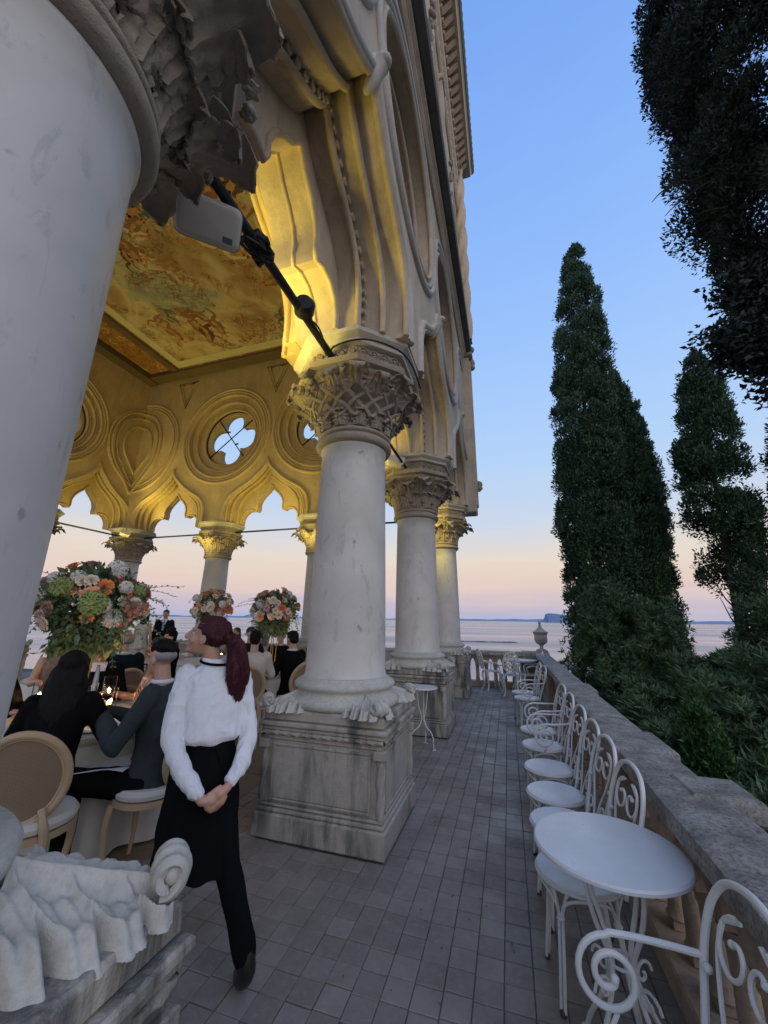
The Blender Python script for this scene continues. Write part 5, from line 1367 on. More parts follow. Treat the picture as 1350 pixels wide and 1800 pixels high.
def shoe(q, ank, toe):
    a = Vector(ank); t_ = Vector(toe); d = t_ - a; d.z = 0; dl = d.normalized()
    limb(q, [a + Vector((0, 0, -.02)) - dl * .035, a * .5 + t_ * .5 + Vector((0, 0, .0)), t_ + Vector((0, 0, .01))], [.038, .040, .032], 10)
    limb(q, [a + Vector((0, 0, .02)), a - dl * .02 + Vector((0, 0, -.04))], [.040, .036], 10)

def seated(label, x, y, heading, top='black_cloth', legs='black_cloth', skin='skin', hair='hair_black', style='short', female=False, sc=1.0, lean=.0, yaw=0, pitch=0,
           wr=((-.16, .36, .84), (.16, .36, .84)), el=None, sleeves=True, collar=None, tie=None, vox=.012, zoff=0, legs_on=True, jacket_open=False, name='person', stand=False):
    rz = math.atan2(heading[1], heading[0]) - PI / 2
    t = thing(name, label, 'person', (x, y, 0), rz); w_ = .90 if female else 1.0
    if stand: pz = .93; kn = [(s * .10, .01, .50) for s in (-1, 1)]; an = [(s * .11, -.02, .09) for s in (-1, 1)]; toes = [(s * .13, .14, .03) for s in (-1, 1)]
    else: pz = .52; kn = [(s * .13, .44, .53) for s in (-1, 1)]; an = [(s * .13, .42, .10) for s in (-1, 1)]; toes = [(s * .14, .57, .04) for s in (-1, 1)]
    up_ = lambda h: (0, lean * h + (-.01), pz + h)
    def V(p): return (p[0] * sc, p[1] * sc, p[2] * sc + zoff)
    sh = [(s * .175 * w_, lean * .50 - .01, pz + .515) for s in (-1, 1)]
    if el is None: el = [(s * .245 * w_, lean * .35 + .08, pz + .27) for s in (-1, 1)]
    if stand and wr == ((-.16, .36, .84), (.16, .36, .84)): wr = ((-.23, .05, .86), (.23, .05, .86)); el = [(s * .235, -.02, 1.15) for s in (-1, 1)]
    neck = up_(.57); hc = (neck[0], neck[1] + .035 + lean * .1, neck[2] + .165)
    def body_prims(q, e, arms=True, legs_=True, neck_=True, torso_=True):
        if torso_: torso(q, [(V(up_(a)), (b + e) * w_ * sc, (c + e) * sc, 0) for a, b, c in ((-.10, .13, .10), (-.03, .165, .125), (.06, .165, .125), (.18, .135, .105), (.30, .15, .11), (.42, .175, .115), (.49, .175, .10), (.545, .11, .075), (.575, .06, .055))])
        for i in (0, 1):
            if arms:
                limb(q, [V(sh[i]), V(el[i])], [(.056 + e) * w_ * sc, (.043 + e) * w_ * sc]); limb(q, [V(el[i]), V(Vector(el[i]).lerp(Vector(wr[i]), .45)), V(wr[i])], [(.041 + e) * w_ * sc, (.040 + e) * w_ * sc, (.027 + e * .6) * w_ * sc])
            if legs_:
                h = ((-1, 1)[i] * .09, 0, pz - .02)
                limb(q, [V(h), V(kn[i])], [(.085 + e) * sc, (.058 + e) * sc]); limb(q, [V(kn[i]), V(an[i])], [(.056 + e) * sc, (.038 + e) * sc])
    F = Frame(V(hc), yaw, pitch, 0, sc)
    q = MB(); body_prims(q, 0); limb(q, [V(up_(.53)), V((hc[0], hc[1] - .015, hc[2] - .05))], [.058 * sc, .052 * sc]); head_prims(q, F, female)
    for i in (0, 1):
        d = Vector(wr[i]) - Vector(el[i]); hand(q, V(wr[i]), d, 1 if i else -1, .5, (0, 0, 1), sc)
    remeshed('body', q, skin, vox * .75, t, 3)
    # clothes
    q = MB(); body_prims(q, .014 if not jacket_open else .018, arms=sleeves, legs_=False)
    if not female or top != 'black_cloth': torso(q, [(V((0, up_(a)[1] - (.05 if a < -.07 else .01 if a < 0 else 0), up_(a)[2])), b * w_ * sc, c * sc, 0) for a, b, c in ((-.10, .205, .175), (-.05, .19, .150), (.10, .17, .13), (.2, .155, .12))])
    if not sleeves and top == 'black_cloth':
        for i in (0, 1):
            m_ = Vector(sh[i]).lerp(Vector(el[i]), .8); limb(q, [V(sh[i]), V(m_)], [.075 * sc, .070 * sc])
    # open neckline: keep cloth below the collar bone
    remeshed('jacket' if not female else 'dress_top', q, top, vox, t, 5, .020, (7, 7, 4), seed=len(label))
    if legs_on:
        q = MB()
        for i in (0, 1):
            h = ((-1, 1)[i] * .09, 0, pz - .02); limb(q, [V(h), V(kn[i])], [.10 * sc, .075 * sc]); limb(q, [V(kn[i]), V(an[i])], [.072 * sc, .058 * sc])
        q.ball(V((0, -.01, pz - .02)), (.18 * w_ * sc, .14 * sc, .11 * sc), 14, 10)
        remeshed('trousers' if not female else 'skirt', q, legs, vox, t, 5, .014, (7, 7, 4), seed=3)
        for i in (0, 1): q = MB(); shoe(q, V(an[i]), V(toes[i])); remeshed('shoe', q, 'shoe', vox, t, 3)
    if collar:
        q = MB(); q.tube([V((hc[0] + .062 * math.cos(a), neck[1] + .01 + .062 * math.sin(a), neck[2] + .018)) for a in [2 * PI * k / 18 for k in range(18)]], .015 * sc, 8, closed=True)
        for s in (-1, 1): q.add([V((s * .012, neck[1] + .085, neck[2] + .02)), V((s * .075, neck[1] + .05, neck[2] + .02)), V((s * .06, neck[1] + .115, neck[2] - .05)), V((s * .02, neck[1] + .128, neck[2] - .05))], [(0, 1, 2, 3)])
        q.add([V((-.05, neck[1] + .09, neck[2] - .0)), V((.05, neck[1] + .09, neck[2] - .0)), V((.025, neck[1] + .150 - lean * .2, neck[2] - .26)), V((-.025, neck[1] + .150 - lean * .2, neck[2] - .26))], [(0, 1, 2, 3)])
        build('shirt_collar', q, collar, t, angle=50)
    if tie:
        q = MB(); P = [V((0, neck[1] + .095, neck[2] + .0)), V((0, neck[1] + .145 - lean * .1, neck[2] - .12)), V((0, neck[1] + .16 - lean * .2, neck[2] - .27))]; q.tube(P, [.014, .022, .030], 8); build('tie', q, tie, t)
    if style != 'bald':
        q = MB()
        if style == 'short':
            F.ball(q, (0, -.022, .048), (.080, .096, .080), 18, 12); F.ball(q, (0, -.05, .0), (.072, .062, .070), 14, 10)
            F.ball(q, (0, .03, .088), (.060, .050, .035), 12, 8)
        elif style == 'long':
            F.ball(q, (0, -.028, .045), (.088, .100, .086), 18, 12)
            for a in np.linspace(-1.15, 1.15, 9): F.tube(q, [(math.sin(a) * .075, -.045 * math.cos(a) - .02, .02), (math.sin(a) * .095, -.07 * math.cos(a) - .02, -.10), (math.sin(a) * .10, -.09 * math.cos(a) - .02, -.24), (math.sin(a) * .085, -.10 * math.cos(a) - .02, -.36)], [.035, .042, .038, .016], 8)
        elif style == 'bob':
            F.ball(q, (0, -.025, .048), (.084, .096, .082), 18, 12)
            for a in np.linspace(-1.3, 1.3, 9): F.tube(q, [(math.sin(a) * .072, -.045 * math.cos(a) - .015, .02), (math.sin(a) * .085, -.06 * math.cos(a) - .01, -.08), (math.sin(a) * .082, -.07 * math.cos(a) - .005, -.15)], [.03, .034, .024], 8)
        elif style == 'fade':
            F.ball(q, (0, -.018, .075), (.078, .095, .062), 18, 12)
        elif style == 'cap':
            F.ball(q, (0, -.02, .06), (.084, .10, .07), 18, 12); F.ball(q, (0, .09, .05), (.06, .05, .012), 12, 6)
        remeshed('hair' if style != 'cap' else 'cap', q, 'cap' if style == 'cap' else hair, vox * .7, t, 3, .012, (18, 18, 9) if style in ('long', 'bob') else (25, 25, 20), seed=5)
        if style == 'fade':
            q = MB(); F.ball(q, (0, -.024, .022), (.0775, .0905, .052), 20, 12); remeshed('shaved_side', q, 'hair_grey', vox * .6, t, 2)
    else:
        q = MB(); F.ball(q, (0, -.05, -.005), (.076, .062, .045), 14, 8); remeshed('hair', q, 'hair_grey', vox * .7, t, 2, .006, (25, 25, 20))
    if vox < .011 or stand: eyes(F, t)
    return t
T1 = (-3.55, 2.72); T2 = (-3.95, 6.0); T3 = (-5.85, 4.55); T4 = (-5.85, 6.9)
seated('woman in black dress with long black hair, back to the camera at the near table', -2.90, 2.03, (-.55, .83), top='black_cloth', female=True, style='long', sleeves=False, lean=.10,
       wr=((-.16, .42, .80), (.22, .40, .79)), el=[(-.27, .10, .80), (.31, .14, .78)], yaw=.05, pitch=-.15, vox=.009, sc=.98)
seated('man in a grey suit with grey temples raising a wine glass, left of the waitress', -2.44, 2.44, (-.94, -.34), top='grey_cloth', style='fade', lean=.06,
       wr=((-.06, .40, .93), (.08, .42, .90)), el=[(-.27, .14, .76), (.27, .14, .76)], yaw=-.35, pitch=-.06, vox=.009, sc=1.03, collar='shirt')
seated('man in a dark suit with light blue tie facing the camera across the near table', -4.26, 3.30, (.72, -.55), top='black_cloth', style='short', hair='hair_brown', lean=.12, collar='shirt', tie='tie', vox=.010, pitch=-.22, wr=((-.14, .38, .82), (.14, .38, .82)))
seated('bald man in a navy suit turned away behind the flowers', -4.75, 3.98, (-.93, .36), top='navy_cloth', style='bald', lean=.02, collar='shirt', vox=.010, pitch=-.1, sc=1.03, yaw=.35)
seated('young woman with dark bob and bare shoulders at the far side of the near table', -3.72, 3.56, (-.80, -.45), top='brown_dress', legs='brown_dress', style='bob', hair='hair_brown', skin='skin_tan', female=True, sleeves=False, lean=.02, vox=.010, yaw=.1)
seated('woman with long brown hair facing the camera at the rear table under the flowers', -5.55, 3.75, (.75, -.5), top='brown_dress', legs='brown_dress', style='long', hair='hair_brown', female=True, sleeves=False, vox=.012)
seated('guest in a dark suit partly hidden by the huge near column', -4.25, 2.35, (.85, .3), top='black_cloth', style='short', collar='shirt', vox=.012)
seated('man in a cream jacket seen from behind at the rear table right of the waitress', -3.50, 4.98, (-.45, .88), top='cream_cloth', style='short', vox=.011, sc=1.03, pitch=-.12)
seated('man in black jacket with white collar, back to us, beside the strapwork capital column', -3.22, 5.56, (-.93, .36), top='black_cloth', style='short', collar='shirt', vox=.011, sc=1.02, pitch=-.15)
seated('dark dressed guest facing the camera behind the rear candles', -4.20, 6.80, (.15, -.98), top='black_cloth', style='short', vox=.012, pitch=-.3)
seated('guest with a blue cap peeping over the waitress ponytail', -4.72, 6.55, (.75, -.6), top='navy_cloth', style='cap', vox=.012, sc=1.02, zoff=.02)
seated('small distant guest in a white shirt at the left of the farthest table', -6.75, 6.65, (1, .2), top='shirt', style='short', vox=.014)
seated('small distant guest with brown bob at the back of the farthest table', -6.0, 7.8, (.1, -1), top='brown_dress', legs='brown_dress', style='bob', hair='hair_brown', female=True, vox=.014)
seated('guest in black at the rear table, just right of the long haired woman', -5.45, 5.40, (-.35, -.9), top='black_cloth', style='short', collar='shirt', vox=.012)
seated('guest in navy at the far left of the rear table near the wall', -6.75, 4.75, (.95, -.2), top='navy_cloth', style='short', collar='shirt', vox=.013)
seated('standing man in a navy suit and grey tie talking by the end wall', -9.25, 8.85, (.55, -.83), top='navy_cloth', legs='navy_cloth', style='short', hair='hair_brown', collar='shirt', tie='tie', stand=True, vox=.012, sc=1.0)
seated('standing woman in a pale floral dress holding a phone beside the standing man', -9.30, 8.25, (-.25, .95), top='floral', legs='floral', style='long', hair='hair_black', female=True, stand=True, vox=.012, sc=.95, sleeves=False)

# ---- the waitress
def waitress():
    t = thing('person', 'waitress in white shirt and black apron with a dark red ponytail, hands behind back', 'person', (-1.62, 1.965, 0), math.atan2(.60, -.80) - PI / 2)
    Lsh, Rsh = (-.150, .02, 1.292), (.135, -.02, 1.278); Lel, Rel = (-.200, -.075, 1.00), (.182, -.125, .98); Lwr, Rwr = (-.065, -.262, .765), (.060, -.262, .800)
    F = Frame((-.075, .015, 1.488), R(64), R(13), R(-3), 1.0)
    hip = ((-.08, 0, .86), (.08, -.03, .86)); kn = ((-.10, .20, .47), (.105, -.20, .47)); an = ((-.12, .14, .10), (.185, -.36, .15))
    secs = [((0, -.02, .80), .15, .12, 0), ((0, -.02, .90), .155, .12, 0), ((0, -.03, .99), .118, .092, -.03), ((0, -.02, 1.08), .128, .10, -.05), ((0, -.005, 1.18), .148, .105, -.08), ((0, 0, 1.26), .160, .095, -.1), ((0, 0, 1.315), .10, .07, -.1), ((0, 0, 1.34), .055, .05, 0)]
    q = MB(); torso(q, [(c, a - .028, b - .028, tw) for c, a, b, tw in secs]); limb(q, [(0, 0, 1.26), (-.045, .005, 1.42)], [.046, .046])
    for a, b, c in ((Lsh, Lel, Lwr), (Rsh, Rel, Rwr)): limb(q, [a, b], [.028, .022]); limb(q, [b, c], [.022, .021])
    for h, k, a in zip(hip, kn, an): limb(q, [h, k], [.07, .050]); limb(q, [k, a], [.05, .034])
    head_prims(q, F, True)
    # left hand holds the right one: palms stacked behind the back
    hand(q, (-.058, -.268, .760), (.95, -.12, -.10), -1, .75, (.1, -1, .1)); hand(q, (.052, -.270, .796), (-.80, -.15, -.45), 1, .65, (-.1, -1, .2))
    remeshed('body', q, 'skin', .0055, t, 2); eyes(F, t)
    q = MB(); S = [(c, a + .016, b + .016, tw) for c, a, b, tw in secs[1:]]; S[0] = ((0, -.03, .965), .142, .122, 0); S[1] = ((0, -.035, .99), .156, .136, 0); S[2] = ((0, -.03, 1.06), .158, .130, -.05); S[3] = ((0, -.01, 1.18), .172, .125, -.08); S[-1] = ((-.003, 0, 1.345), .062, .058, 0)
    torso(q, S)
    for a, b, c, s in ((Lsh, Lel, Lwr, -1), (Rsh, Rel, Rwr, 1)):
        limb(q, [a, Vector(a).lerp(Vector(b), .5) + Vector((s * .008, 0, 0)), b], [.050, .049, .045]); e = Vector(c) + (Vector(b) - Vector(c)).normalized() * .028
        limb(q, [b, Vector(b).lerp(Vector(c), .55) + Vector((s * .012, -.008, -.012)), e], [.045, .043, .031])
    remeshed('shirt', q, 'shirt', .006, t, 2, .015, (16, 16, 9), seed=9)
    q = MB(); L = [(.055 * math.cos(a) - .018, .054 * math.sin(a) + .004, 1.352 + .012 * math.sin(a)) for a in [2 * PI * k / 20 for k in range(20)]]
    q.tube(L, .018, 8, closed=True); q.tube([(a, b, c + .022) for a, b, c in L], .010, 8, closed=True); remeshed('collar', q, 'shirt', .006, t, 3)
    q = MB(); q.tube([((.076) * math.cos(a) - .014, .074 * math.sin(a) + .002, 1.352 + .010 * math.sin(a) - .006 * math.cos(a)) for a in [2 * PI * k / 30 for k in range(30)]], .0075, 8, closed=True); build('apron_neck_strap', q, 'black_cloth', t)
    # apron skirt, flaring with the stride
    def sk(i, j):
        a = 2 * PI * i; u = j; z0 = .985 - u * (.60 + .05 * math.sin(a + .5)); rx_ = .122 + .085 * u ** .8; ry_ = .102 + .165 * u ** .9
        f = 1 + (.045 * math.sin(a * 7 + 2 * u) + .03 * math.sin(a * 13)) * u ** 1.3
        return (rx_ * f * math.cos(a) + .01 * u, ry_ * f * math.sin(a) - .03 + .015 * u, z0)
    q = MB(); q.grid(sk, 90, 26, True)
    def sk2(i, j): x, y, z = sk(i, 1 - j); return (x * .97, y * .97 - .001, z)
    q.grid(sk2, 90, 26, True); build('apron', q, 'black_cloth', t, angle=80)
    q = MB(); q.tube([(.124 * math.cos(a), .104 * math.sin(a) - .03, .965 + .004 * math.sin(2 * a)) for a in [2 * PI * k / 30 for k in range(30)]], .014, 8, closed=True)
    q.tube(smooth_curve([(.0, -.150, .945), (-.03, -.16, .91), (-.02, -.17, .85)], 4), .006, 6); q.tube(smooth_curve([(.0, -.150, .945), (.03, -.165, .90), (.035, -.17, .83)], 4), .006, 6); build('apron_tie', q, 'black_cloth', t)
    q = MB()
    for h, k, a in zip(hip, kn, an): limb(q, [h, k], [.085, .062]); limb(q, [k, a], [.060, .047])
    remeshed('trousers', q, 'black_cloth', .009, t, 4, .014, (8, 8, 4))
    q = MB(); limb(q, [(.185, -.365, .155), (.19, -.37, .10), (.19, -.335, .055), (.20, -.27, .032)], [.040, .042, .038, .032], 12); remeshed('shoe', q, 'shoe', .007, t, 3)
    q = MB(); shoe(q, (-.12, .14, .09), (-.13, .29, .035)); remeshed('shoe', q, 'shoe', .008, t, 3)
    # hair pulled back into a long wavy ponytail
    q = MB(); F.ball(q, (0, -.036, .040), (.081, .092, .086), 22, 16); F.ball(q, (0, .012, .088), (.062, .050, .030), 14, 8)
    for s in (-1, 1): F.tube(q, [(s * .060, .020, .062), (s * .076, -.015, .035), (s * .066, -.07, .015), (0, -.11, .03)], [.016, .022, .024, .022], 8)
    pb = Vector(F(0, -.115, .025)); q.ball(pb, (.032, .032, .034), 12, 8)
    pt = [pb, pb + Vector((.035, -.05, -.03)), pb + Vector((.052, -.075, -.13)), pb + Vector((.058, -.07, -.22)), pb + Vector((.060, -.058, -.32)), pb + Vector((.05, -.05, -.38))]
    limb(q, pt, [.026, .040, .048, .050, .038, .006], 14)
    for k in range(9):
        a = random.uniform(0, 6.28); o = Vector((math.cos(a), math.sin(a), 0)) * random.uniform(.025, .045)
        limb(q, [pt[1] + o * .6, pt[2] + o, pt[3] + o * 1.25, pt[4] + o * 1.1 + Vector((0, 0, random.uniform(-.05, .03)))], [.014, .018, .016, .005], 7)
    remeshed('hair', q, 'hair_red', .0055, t, 1, .014, (55, 55, 10), seed=4)
    q = MB()
    for k in range(230):          # loose strands over the tail and the crown
        a = random.uniform(0, 6.28); rr = [random.uniform(.8, 1.12) * r_ for r_ in (.028, .043, .051, .053, .040, .018)]; wv = random.uniform(0, 6)
        L = [p + Vector((math.cos(a + i * .12) * rr[i], math.sin(a + i * .12) * rr[i], 0)) + Vector((.006 * math.sin(i * 2 + wv), .006 * math.cos(i * 1.7 + wv), random.uniform(-.02, .02) if i > 4 else 0)) for i, p in enumerate(pt)]
        L = smooth_curve(L, 3); q.tube(L, [.0022 * (1 - .6 * i / len(L)) for i in range(len(L))], 3)
    for k in range(170):
        a = random.uniform(-1.5, 1.5); b = random.uniform(-.1, 1.2)
        L = [F(math.sin(a) * .082 * math.cos(b * u), .045 - .13 * u - .0 , .040 + .088 * math.cos(a) * math.sin(.9 + .9 * u) - .02 * u) for u in (0, .25, .5, .75, 1)] + [tuple(pb)]
        q.tube(smooth_curve(L, 3), .0018, 3)
    build('hair_strand', q, 'hair_red', t, fix=False, smooth=False)
    q = MB(); q.tube([tuple(pb + Vector((.012 + .030 * math.cos(a) * .5, -.018 + .03 * math.cos(a) * .5, .032 * math.sin(a)))) for a in [2 * PI * k / 14 for k in range(14)]], .006, 6, closed=True); build('hair_tie', q, 'black_cloth', t)
waitress()

# ================================================================== DINNER TABLES
def linen(r, z, seed):
    mb = MB()
    def fn(i, j):
        a = 2 * PI * i
        if j < .3: u = j / .3; return (r * u * math.cos(a), r * u * math.sin(a), z)
        u = (j - .3) / .7; d = u * .70; k = 1 + (.05 * math.sin(a * 11 + seed) + .035 * math.sin(a * 17 + seed * 2)) * min(1, u * 1.6) + .012 * u
        zz = z - .006 - (z - .025) * u ** 1.0 if u > .04 else z - .006 * u / .04
        return (r * k * math.cos(a), r * k * math.sin(a), zz)
    mb.grid(fn, 150, 22, True); return mb
def dinner_table(x, y, label, r=.86, seed=0):
    t = thing('dinner_table', label, 'table', (x, y, 0), 0, 'round dinner tables')
    q = MB(); q.lathe([(r - .02, .715), (r - .01, .72), (r - .01, .738), (.001, .739)], 48); build('tabletop', q, 'wood', t)
    q = MB(); q.lathe([(.30, .0), (.28, .03), (.06, .06), (.05, .70), (.2, .716)], 20); build('pedestal', q, 'wood', t)
    o = build('tablecloth', linen(r + .004, .745, seed), 'cloth', angle=80); o.location = (x, y, 0); tag(o, 'white linen cloth hanging over ' + label, 'tablecloth', 'table linen'); return t
dinner_table(*T1, 'the nearest dinner table, below the big bouquet', seed=1)
dinner_table(*T2, 'the table right behind the waitress ponytail', seed=2)
dinner_table(*T3, 'the rear round table behind the bald man', seed=3)
dinner_table(*T4, 'the farthest round table near the end wall', seed=4)
# dining chair with oval cane back
def dining_chair():
    t = thing('dining_chair', 'x', 'chair', group='oval backed dining chairs')
    ov = [(.205 * math.cos(a), .24 * math.sin(a)) for a in [2 * PI * k / 40 for k in range(40)]]
    def bk(u, v): c = .05 * (u / .2) ** 2; return (u, -.215 - v * .22 + c, .73 + v)
    q = MB(); q.tube([bk(u, v) for u, v in ov], .021, 10, closed=True); q.tube([bk(u * .9, v * .91) for u, v in ov], .009, 8, closed=True); build('back_frame', q, 'wood', t)
    q = MB()
    thick(q, lambda i, j: bk((i * 2 - 1) * .185 * math.sqrt(max(.02, 1 - (j * 2 - 1) ** 2)), (j * 2 - 1) * .218), 16, 20, .006); build('cane_panel', q, 'cane', t)
    q = MB(); q.lathe([(.20, .455), (.235, .465), (.24, .49), (.22, .515), (.1, .525), (.001, .527)], 30, sq=.95); build('seat_cushion', q, 'cloth', t)
    q = MB(); q.lathe([(.225, .415), (.24, .42), (.24, .454), (.21, .455)], 30, sq=.95); build('seat_rail', q, 'wood', t)
    for s in (-1, 1):
        q = MB(); q.tube(smooth_curve([(s * .17, .16, .43), (s * .18, .175, .30), (s * .165, .165, .12), (s * .175, .18, 0)], 4), [.024] * 4 + [.02] * 4 + [.014] * 5, 8); build('leg', q, 'wood', t)
        q = MB(); q.tube(smooth_curve([(s * .115, -.18, .58), (s * .15, -.20, .50), (s * .16, -.19, .40), (s * .165, -.22, .18), (s * .175, -.28, 0)], 4), [.018] * 4 + [.022] * 6 + [.016] * 7, 8); build('leg', q, 'wood', t)
    return t
dc = dining_chair()
for i, (x, y, h, lab) in enumerate((
        (-2.70, 1.85, (-.60, .80), 'pale oak chair with oval cane back at the lower left, behind the woman in black'),
        (-2.42, 2.44, (-.94, -.34), 'pale oak dining chair the grey suited man sits on, its curved back beside the waitress'),
        (-4.33, 3.36, (.72, -.55), 'dining chair under the man with the light blue tie'),
        (-4.68, 3.95, (-.93, .36), 'dining chair of the bald man in navy'),
        (-3.62, 3.63, (-.80, -.45), 'dining chair showing behind the bare shouldered woman'),
        (-3.44, 4.88, (-.45, .88), 'dining chair of the man in the cream jacket'),
        (-3.13, 5.53, (-.93, .36), 'dining chair of the man in black next to the strapwork capital column'),
        (-5.62, 3.82, (.75, -.5), 'dining chair of the long haired woman at the rear table'),
        (-4.33, 2.32, (.85, .3), 'dining chair of the guest hidden by the huge near column'),
        (-4.20, 6.88, (.15, -.98), 'dining chair of the guest behind the rear candles'),
        (-4.78, 6.62, (.75, -.6), 'dining chair of the guest with the blue cap'))):
    o = dc if i == 0 else copy_tree(dc); o.location = (x, y, 0); o.rotation_euler = (0, 0, math.atan2(h[1], h[0]) - PI / 2); o['label'] = lab
# ---- flowers
def rose(mat, seed=0, ruffle=0):
    mb = MB(); rnd = random.Random(seed)
    for ring, (n, r, h, tilt) in enumerate(((3, .010, .034, .0), (4, .018, .037, .10), (5, .027, .037, .25), (6, .036, .033, .5), (7, .045, .024, .8))):
        for k in range(n):
            a0 = 2 * PI * k / n + ring * .7 + rnd.uniform(-.15, .15); wd = 2 * PI / n * 1.02
            def fn(i, j):
                a = a0 + (i - .5) * wd * 1.25 * math.sin(PI * min(.93, .25 + j * .6)); rr = r * (.35 + .65 * j) + .018 * math.sin(tilt) * j ** 2 + .003 * math.sin(i * 9 + seed) * j; z = h * math.sin(j * PI * (.5 + .28 * tilt * .6)) * 1.1 + .003 * math.sin(7 * i + k) * j - ring * .002
                return (rr * math.cos(a), rr * math.sin(a), z)
            thick(mb, fn, 5, 5, .0012)
    return mb.mesh('flower', M[mat], angle=80, fix=False)
def pompon(mat, seed=0):
    mb = MB(); rnd = random.Random(seed)
    for k in range(110):
        th = math.acos(1 - 1.35 * (k + .5) / 110); ph = k * 2.399; d = Vector((math.sin(th) * math.cos(ph), math.sin(th) * math.sin(ph), math.cos(th))); u = d.orthogonal().normalized(); v = d.cross(u); a = rnd.uniform(0, 6); u, v = u * math.cos(a) + v * math.sin(a), v * math.cos(a) - u * math.sin(a)
        p = d * .036; s = .013
        mb.add([p - u * s * .7, p + d * s * 1.1 - v * s, p + d * s * .5 + u * s * .9, p + d * s * 1.2 + v * s, p + d * s * .35], [(0, 1, 4), (1, 2, 4), (2, 3, 4), (3, 0, 4)])
    mb.ball((0, 0, 0), .034, 10, 8); return mb.mesh('flower', M[mat], angle=60, fix=False)
FL = {k: rose(k, i) for i, k in enumerate(('rose_peach', 'rose_orange', 'rose_cream', 'rose_pink', 'rose_dusty'))}
FL['rose_white'] = pompon('rose_white', 2); FL['hydr_green'] = pompon('hydr_green', 3)
def sprig(q, p0, d, L, rnd, droop=.3, ls=.035):
    p = Vector(p0); d = Vector(d).normalized(); pts = [p.copy()]; steps = 9
    for i in range(steps): d = (d + Vector((rnd.uniform(-.12, .12), rnd.uniform(-.12, .12), -droop / steps * 1.6))).normalized(); p = p + d * L / steps; pts.append(p.copy())
    q.tube(pts, .0022, 4)
    for i in range(2, steps + 1):
        for s in (-1, 1):
            sd = d.cross(Vector((rnd.uniform(-1, 1), rnd.uniform(-1, 1), 1))).normalized() * s; ld = ((pts[i] - pts[i - 1]).normalized() * .6 + sd).normalized(); n = ld.cross((pts[i] - pts[i - 1]).normalized()).normalized(); w_ = ld.cross(n).normalized() * ls * .22; b = pts[i]
            q.add([b, b + ld * ls * .5 + w_ + n * .002, b + ld * ls, b + ld * ls * .5 - w_ + n * .002], [(0, 1, 2, 3)])
def bouquet(label, x, y, zc, rad, flowers, seed, stand=True, squash=.85, leaves=900, sprays=16, ztop=.745, palette=None):
    rnd = random.Random(seed); t = thing('flower_arrangement', label, 'flowers', (x, y, ztop), 0, None); z0 = zc - ztop
    if stand:
        for k in range(4):
            a = PI / 4 + k * PI / 2; q = MB(); q.tube([(.06 * math.cos(a), .06 * math.sin(a), .012), (.09 * math.cos(a), .09 * math.sin(a), z0 - rad * .35)], .008, 6); build('stand_leg', q, 'gold', t)
        q = MB(); q.box(-.07, .07, -.07, .07, 0, .012, .002); q.lathe([(.10, z0 - rad * .36), (.12, z0 - rad * .30), (.12, z0 - rad * .28), (.001, z0 - rad * .28)], 16); build('stand', q, 'gold', t)
    n = leaves; d = unit(RG.normal(size=(n, 3))); k = RG.uniform(.45, .98, n); P = d * np.array([rad, rad, rad * squash]) * k[:, None] + np.array([0, 0, z0]); Q1 = leaf_quads(P, d + RG.normal(size=(n, 3)) * .5, .075 * RG.uniform(.6, 1.3, n), .28, .1)
    nd = n // 2; a = RG.random(nd) * 2 * PI; P = np.stack([np.cos(a) * rad * RG.uniform(.2, .75, nd), np.sin(a) * rad * RG.uniform(.2, .75, nd), z0 - rad * RG.uniform(.35, 1.05, nd)], 1); Q2 = leaf_quads(P, RG.normal(size=(nd, 3)) * .6 + np.array([0, 0, -1.]), .07 * RG.uniform(.6, 1.3, nd), .26, .1)
    obj('foliage', quads_mesh('foliage', np.concatenate([Q1, Q2]), M['ivy']), t)
    q = MB()
    for k in range(sprays):
        a = rnd.uniform(0, 2 * PI); e = rnd.uniform(-.6, .7); dv = Vector((math.cos(a), math.sin(a), e)); sprig(q, Vector((0, 0, z0)) + dv * rad * .7, dv, rad * rnd.uniform(.55, 1.15), rnd, rnd.uniform(.2, 1.2))
    o = build('spray', q, 'ivy', t, fix=False)
    view = Vector((-x, -y, 1.6 - zc)).normalized()
    for k in range(flowers):
        for _ in range(30):
            d = Vector((rnd.gauss(0, 1), rnd.gauss(0, 1), rnd.gauss(.15, .8))).normalized()
            if d.z > -.55: break
        kind = rnd.choice(palette or list(FL)); s = rnd.uniform(.75, 1.3) * (1.5 if kind in ('rose_white', 'hydr_green') else 1.15) * (rad / .45) ** .3
        jr = rnd.uniform(.80, 1.12); p = Vector((d.x * rad * jr, d.y * rad * jr, d.z * rad * jr * squash + z0)); rot = (d + Vector((rnd.uniform(-.3, .3),) * 3)).to_track_quat('Z', 'Y').to_euler()
        obj('flower', FL[kind], t, p - d * .02, rot, (s, s, s))
    return t
PAL = ['rose_peach', 'rose_orange', 'rose_cream', 'rose_pink', 'rose_dusty', 'rose_white', 'rose_peach', 'rose_white', 'rose_dusty', 'hydr_green']
b1 = bouquet('big loose bouquet of peach roses, white peonies and a green hydrangea on brass legs', -3.60, 2.62, 1.71, .40, 84, 5, leaves=1900, sprays=60, palette=PAL)
vd = Vector((3.60, -2.62, -.02)).normalized()
obj('flower', FL['hydr_green'], b1, Vector((0, 0, .955)) + vd * .43, vd.to_track_quat('Z', 'Y').to_euler(), (2.1, 2.1, 2.1))
PAL2 = ['rose_cream', 'rose_peach', 'rose_cream', 'rose_orange', 'rose_cream', 'rose_peach', 'rose_white']
bouquet('dense round bouquet of cream and peach roses directly above the waitress head', -5.75, 6.62, 1.80, .37, 90, 8, leaves=500, sprays=5, palette=PAL2)
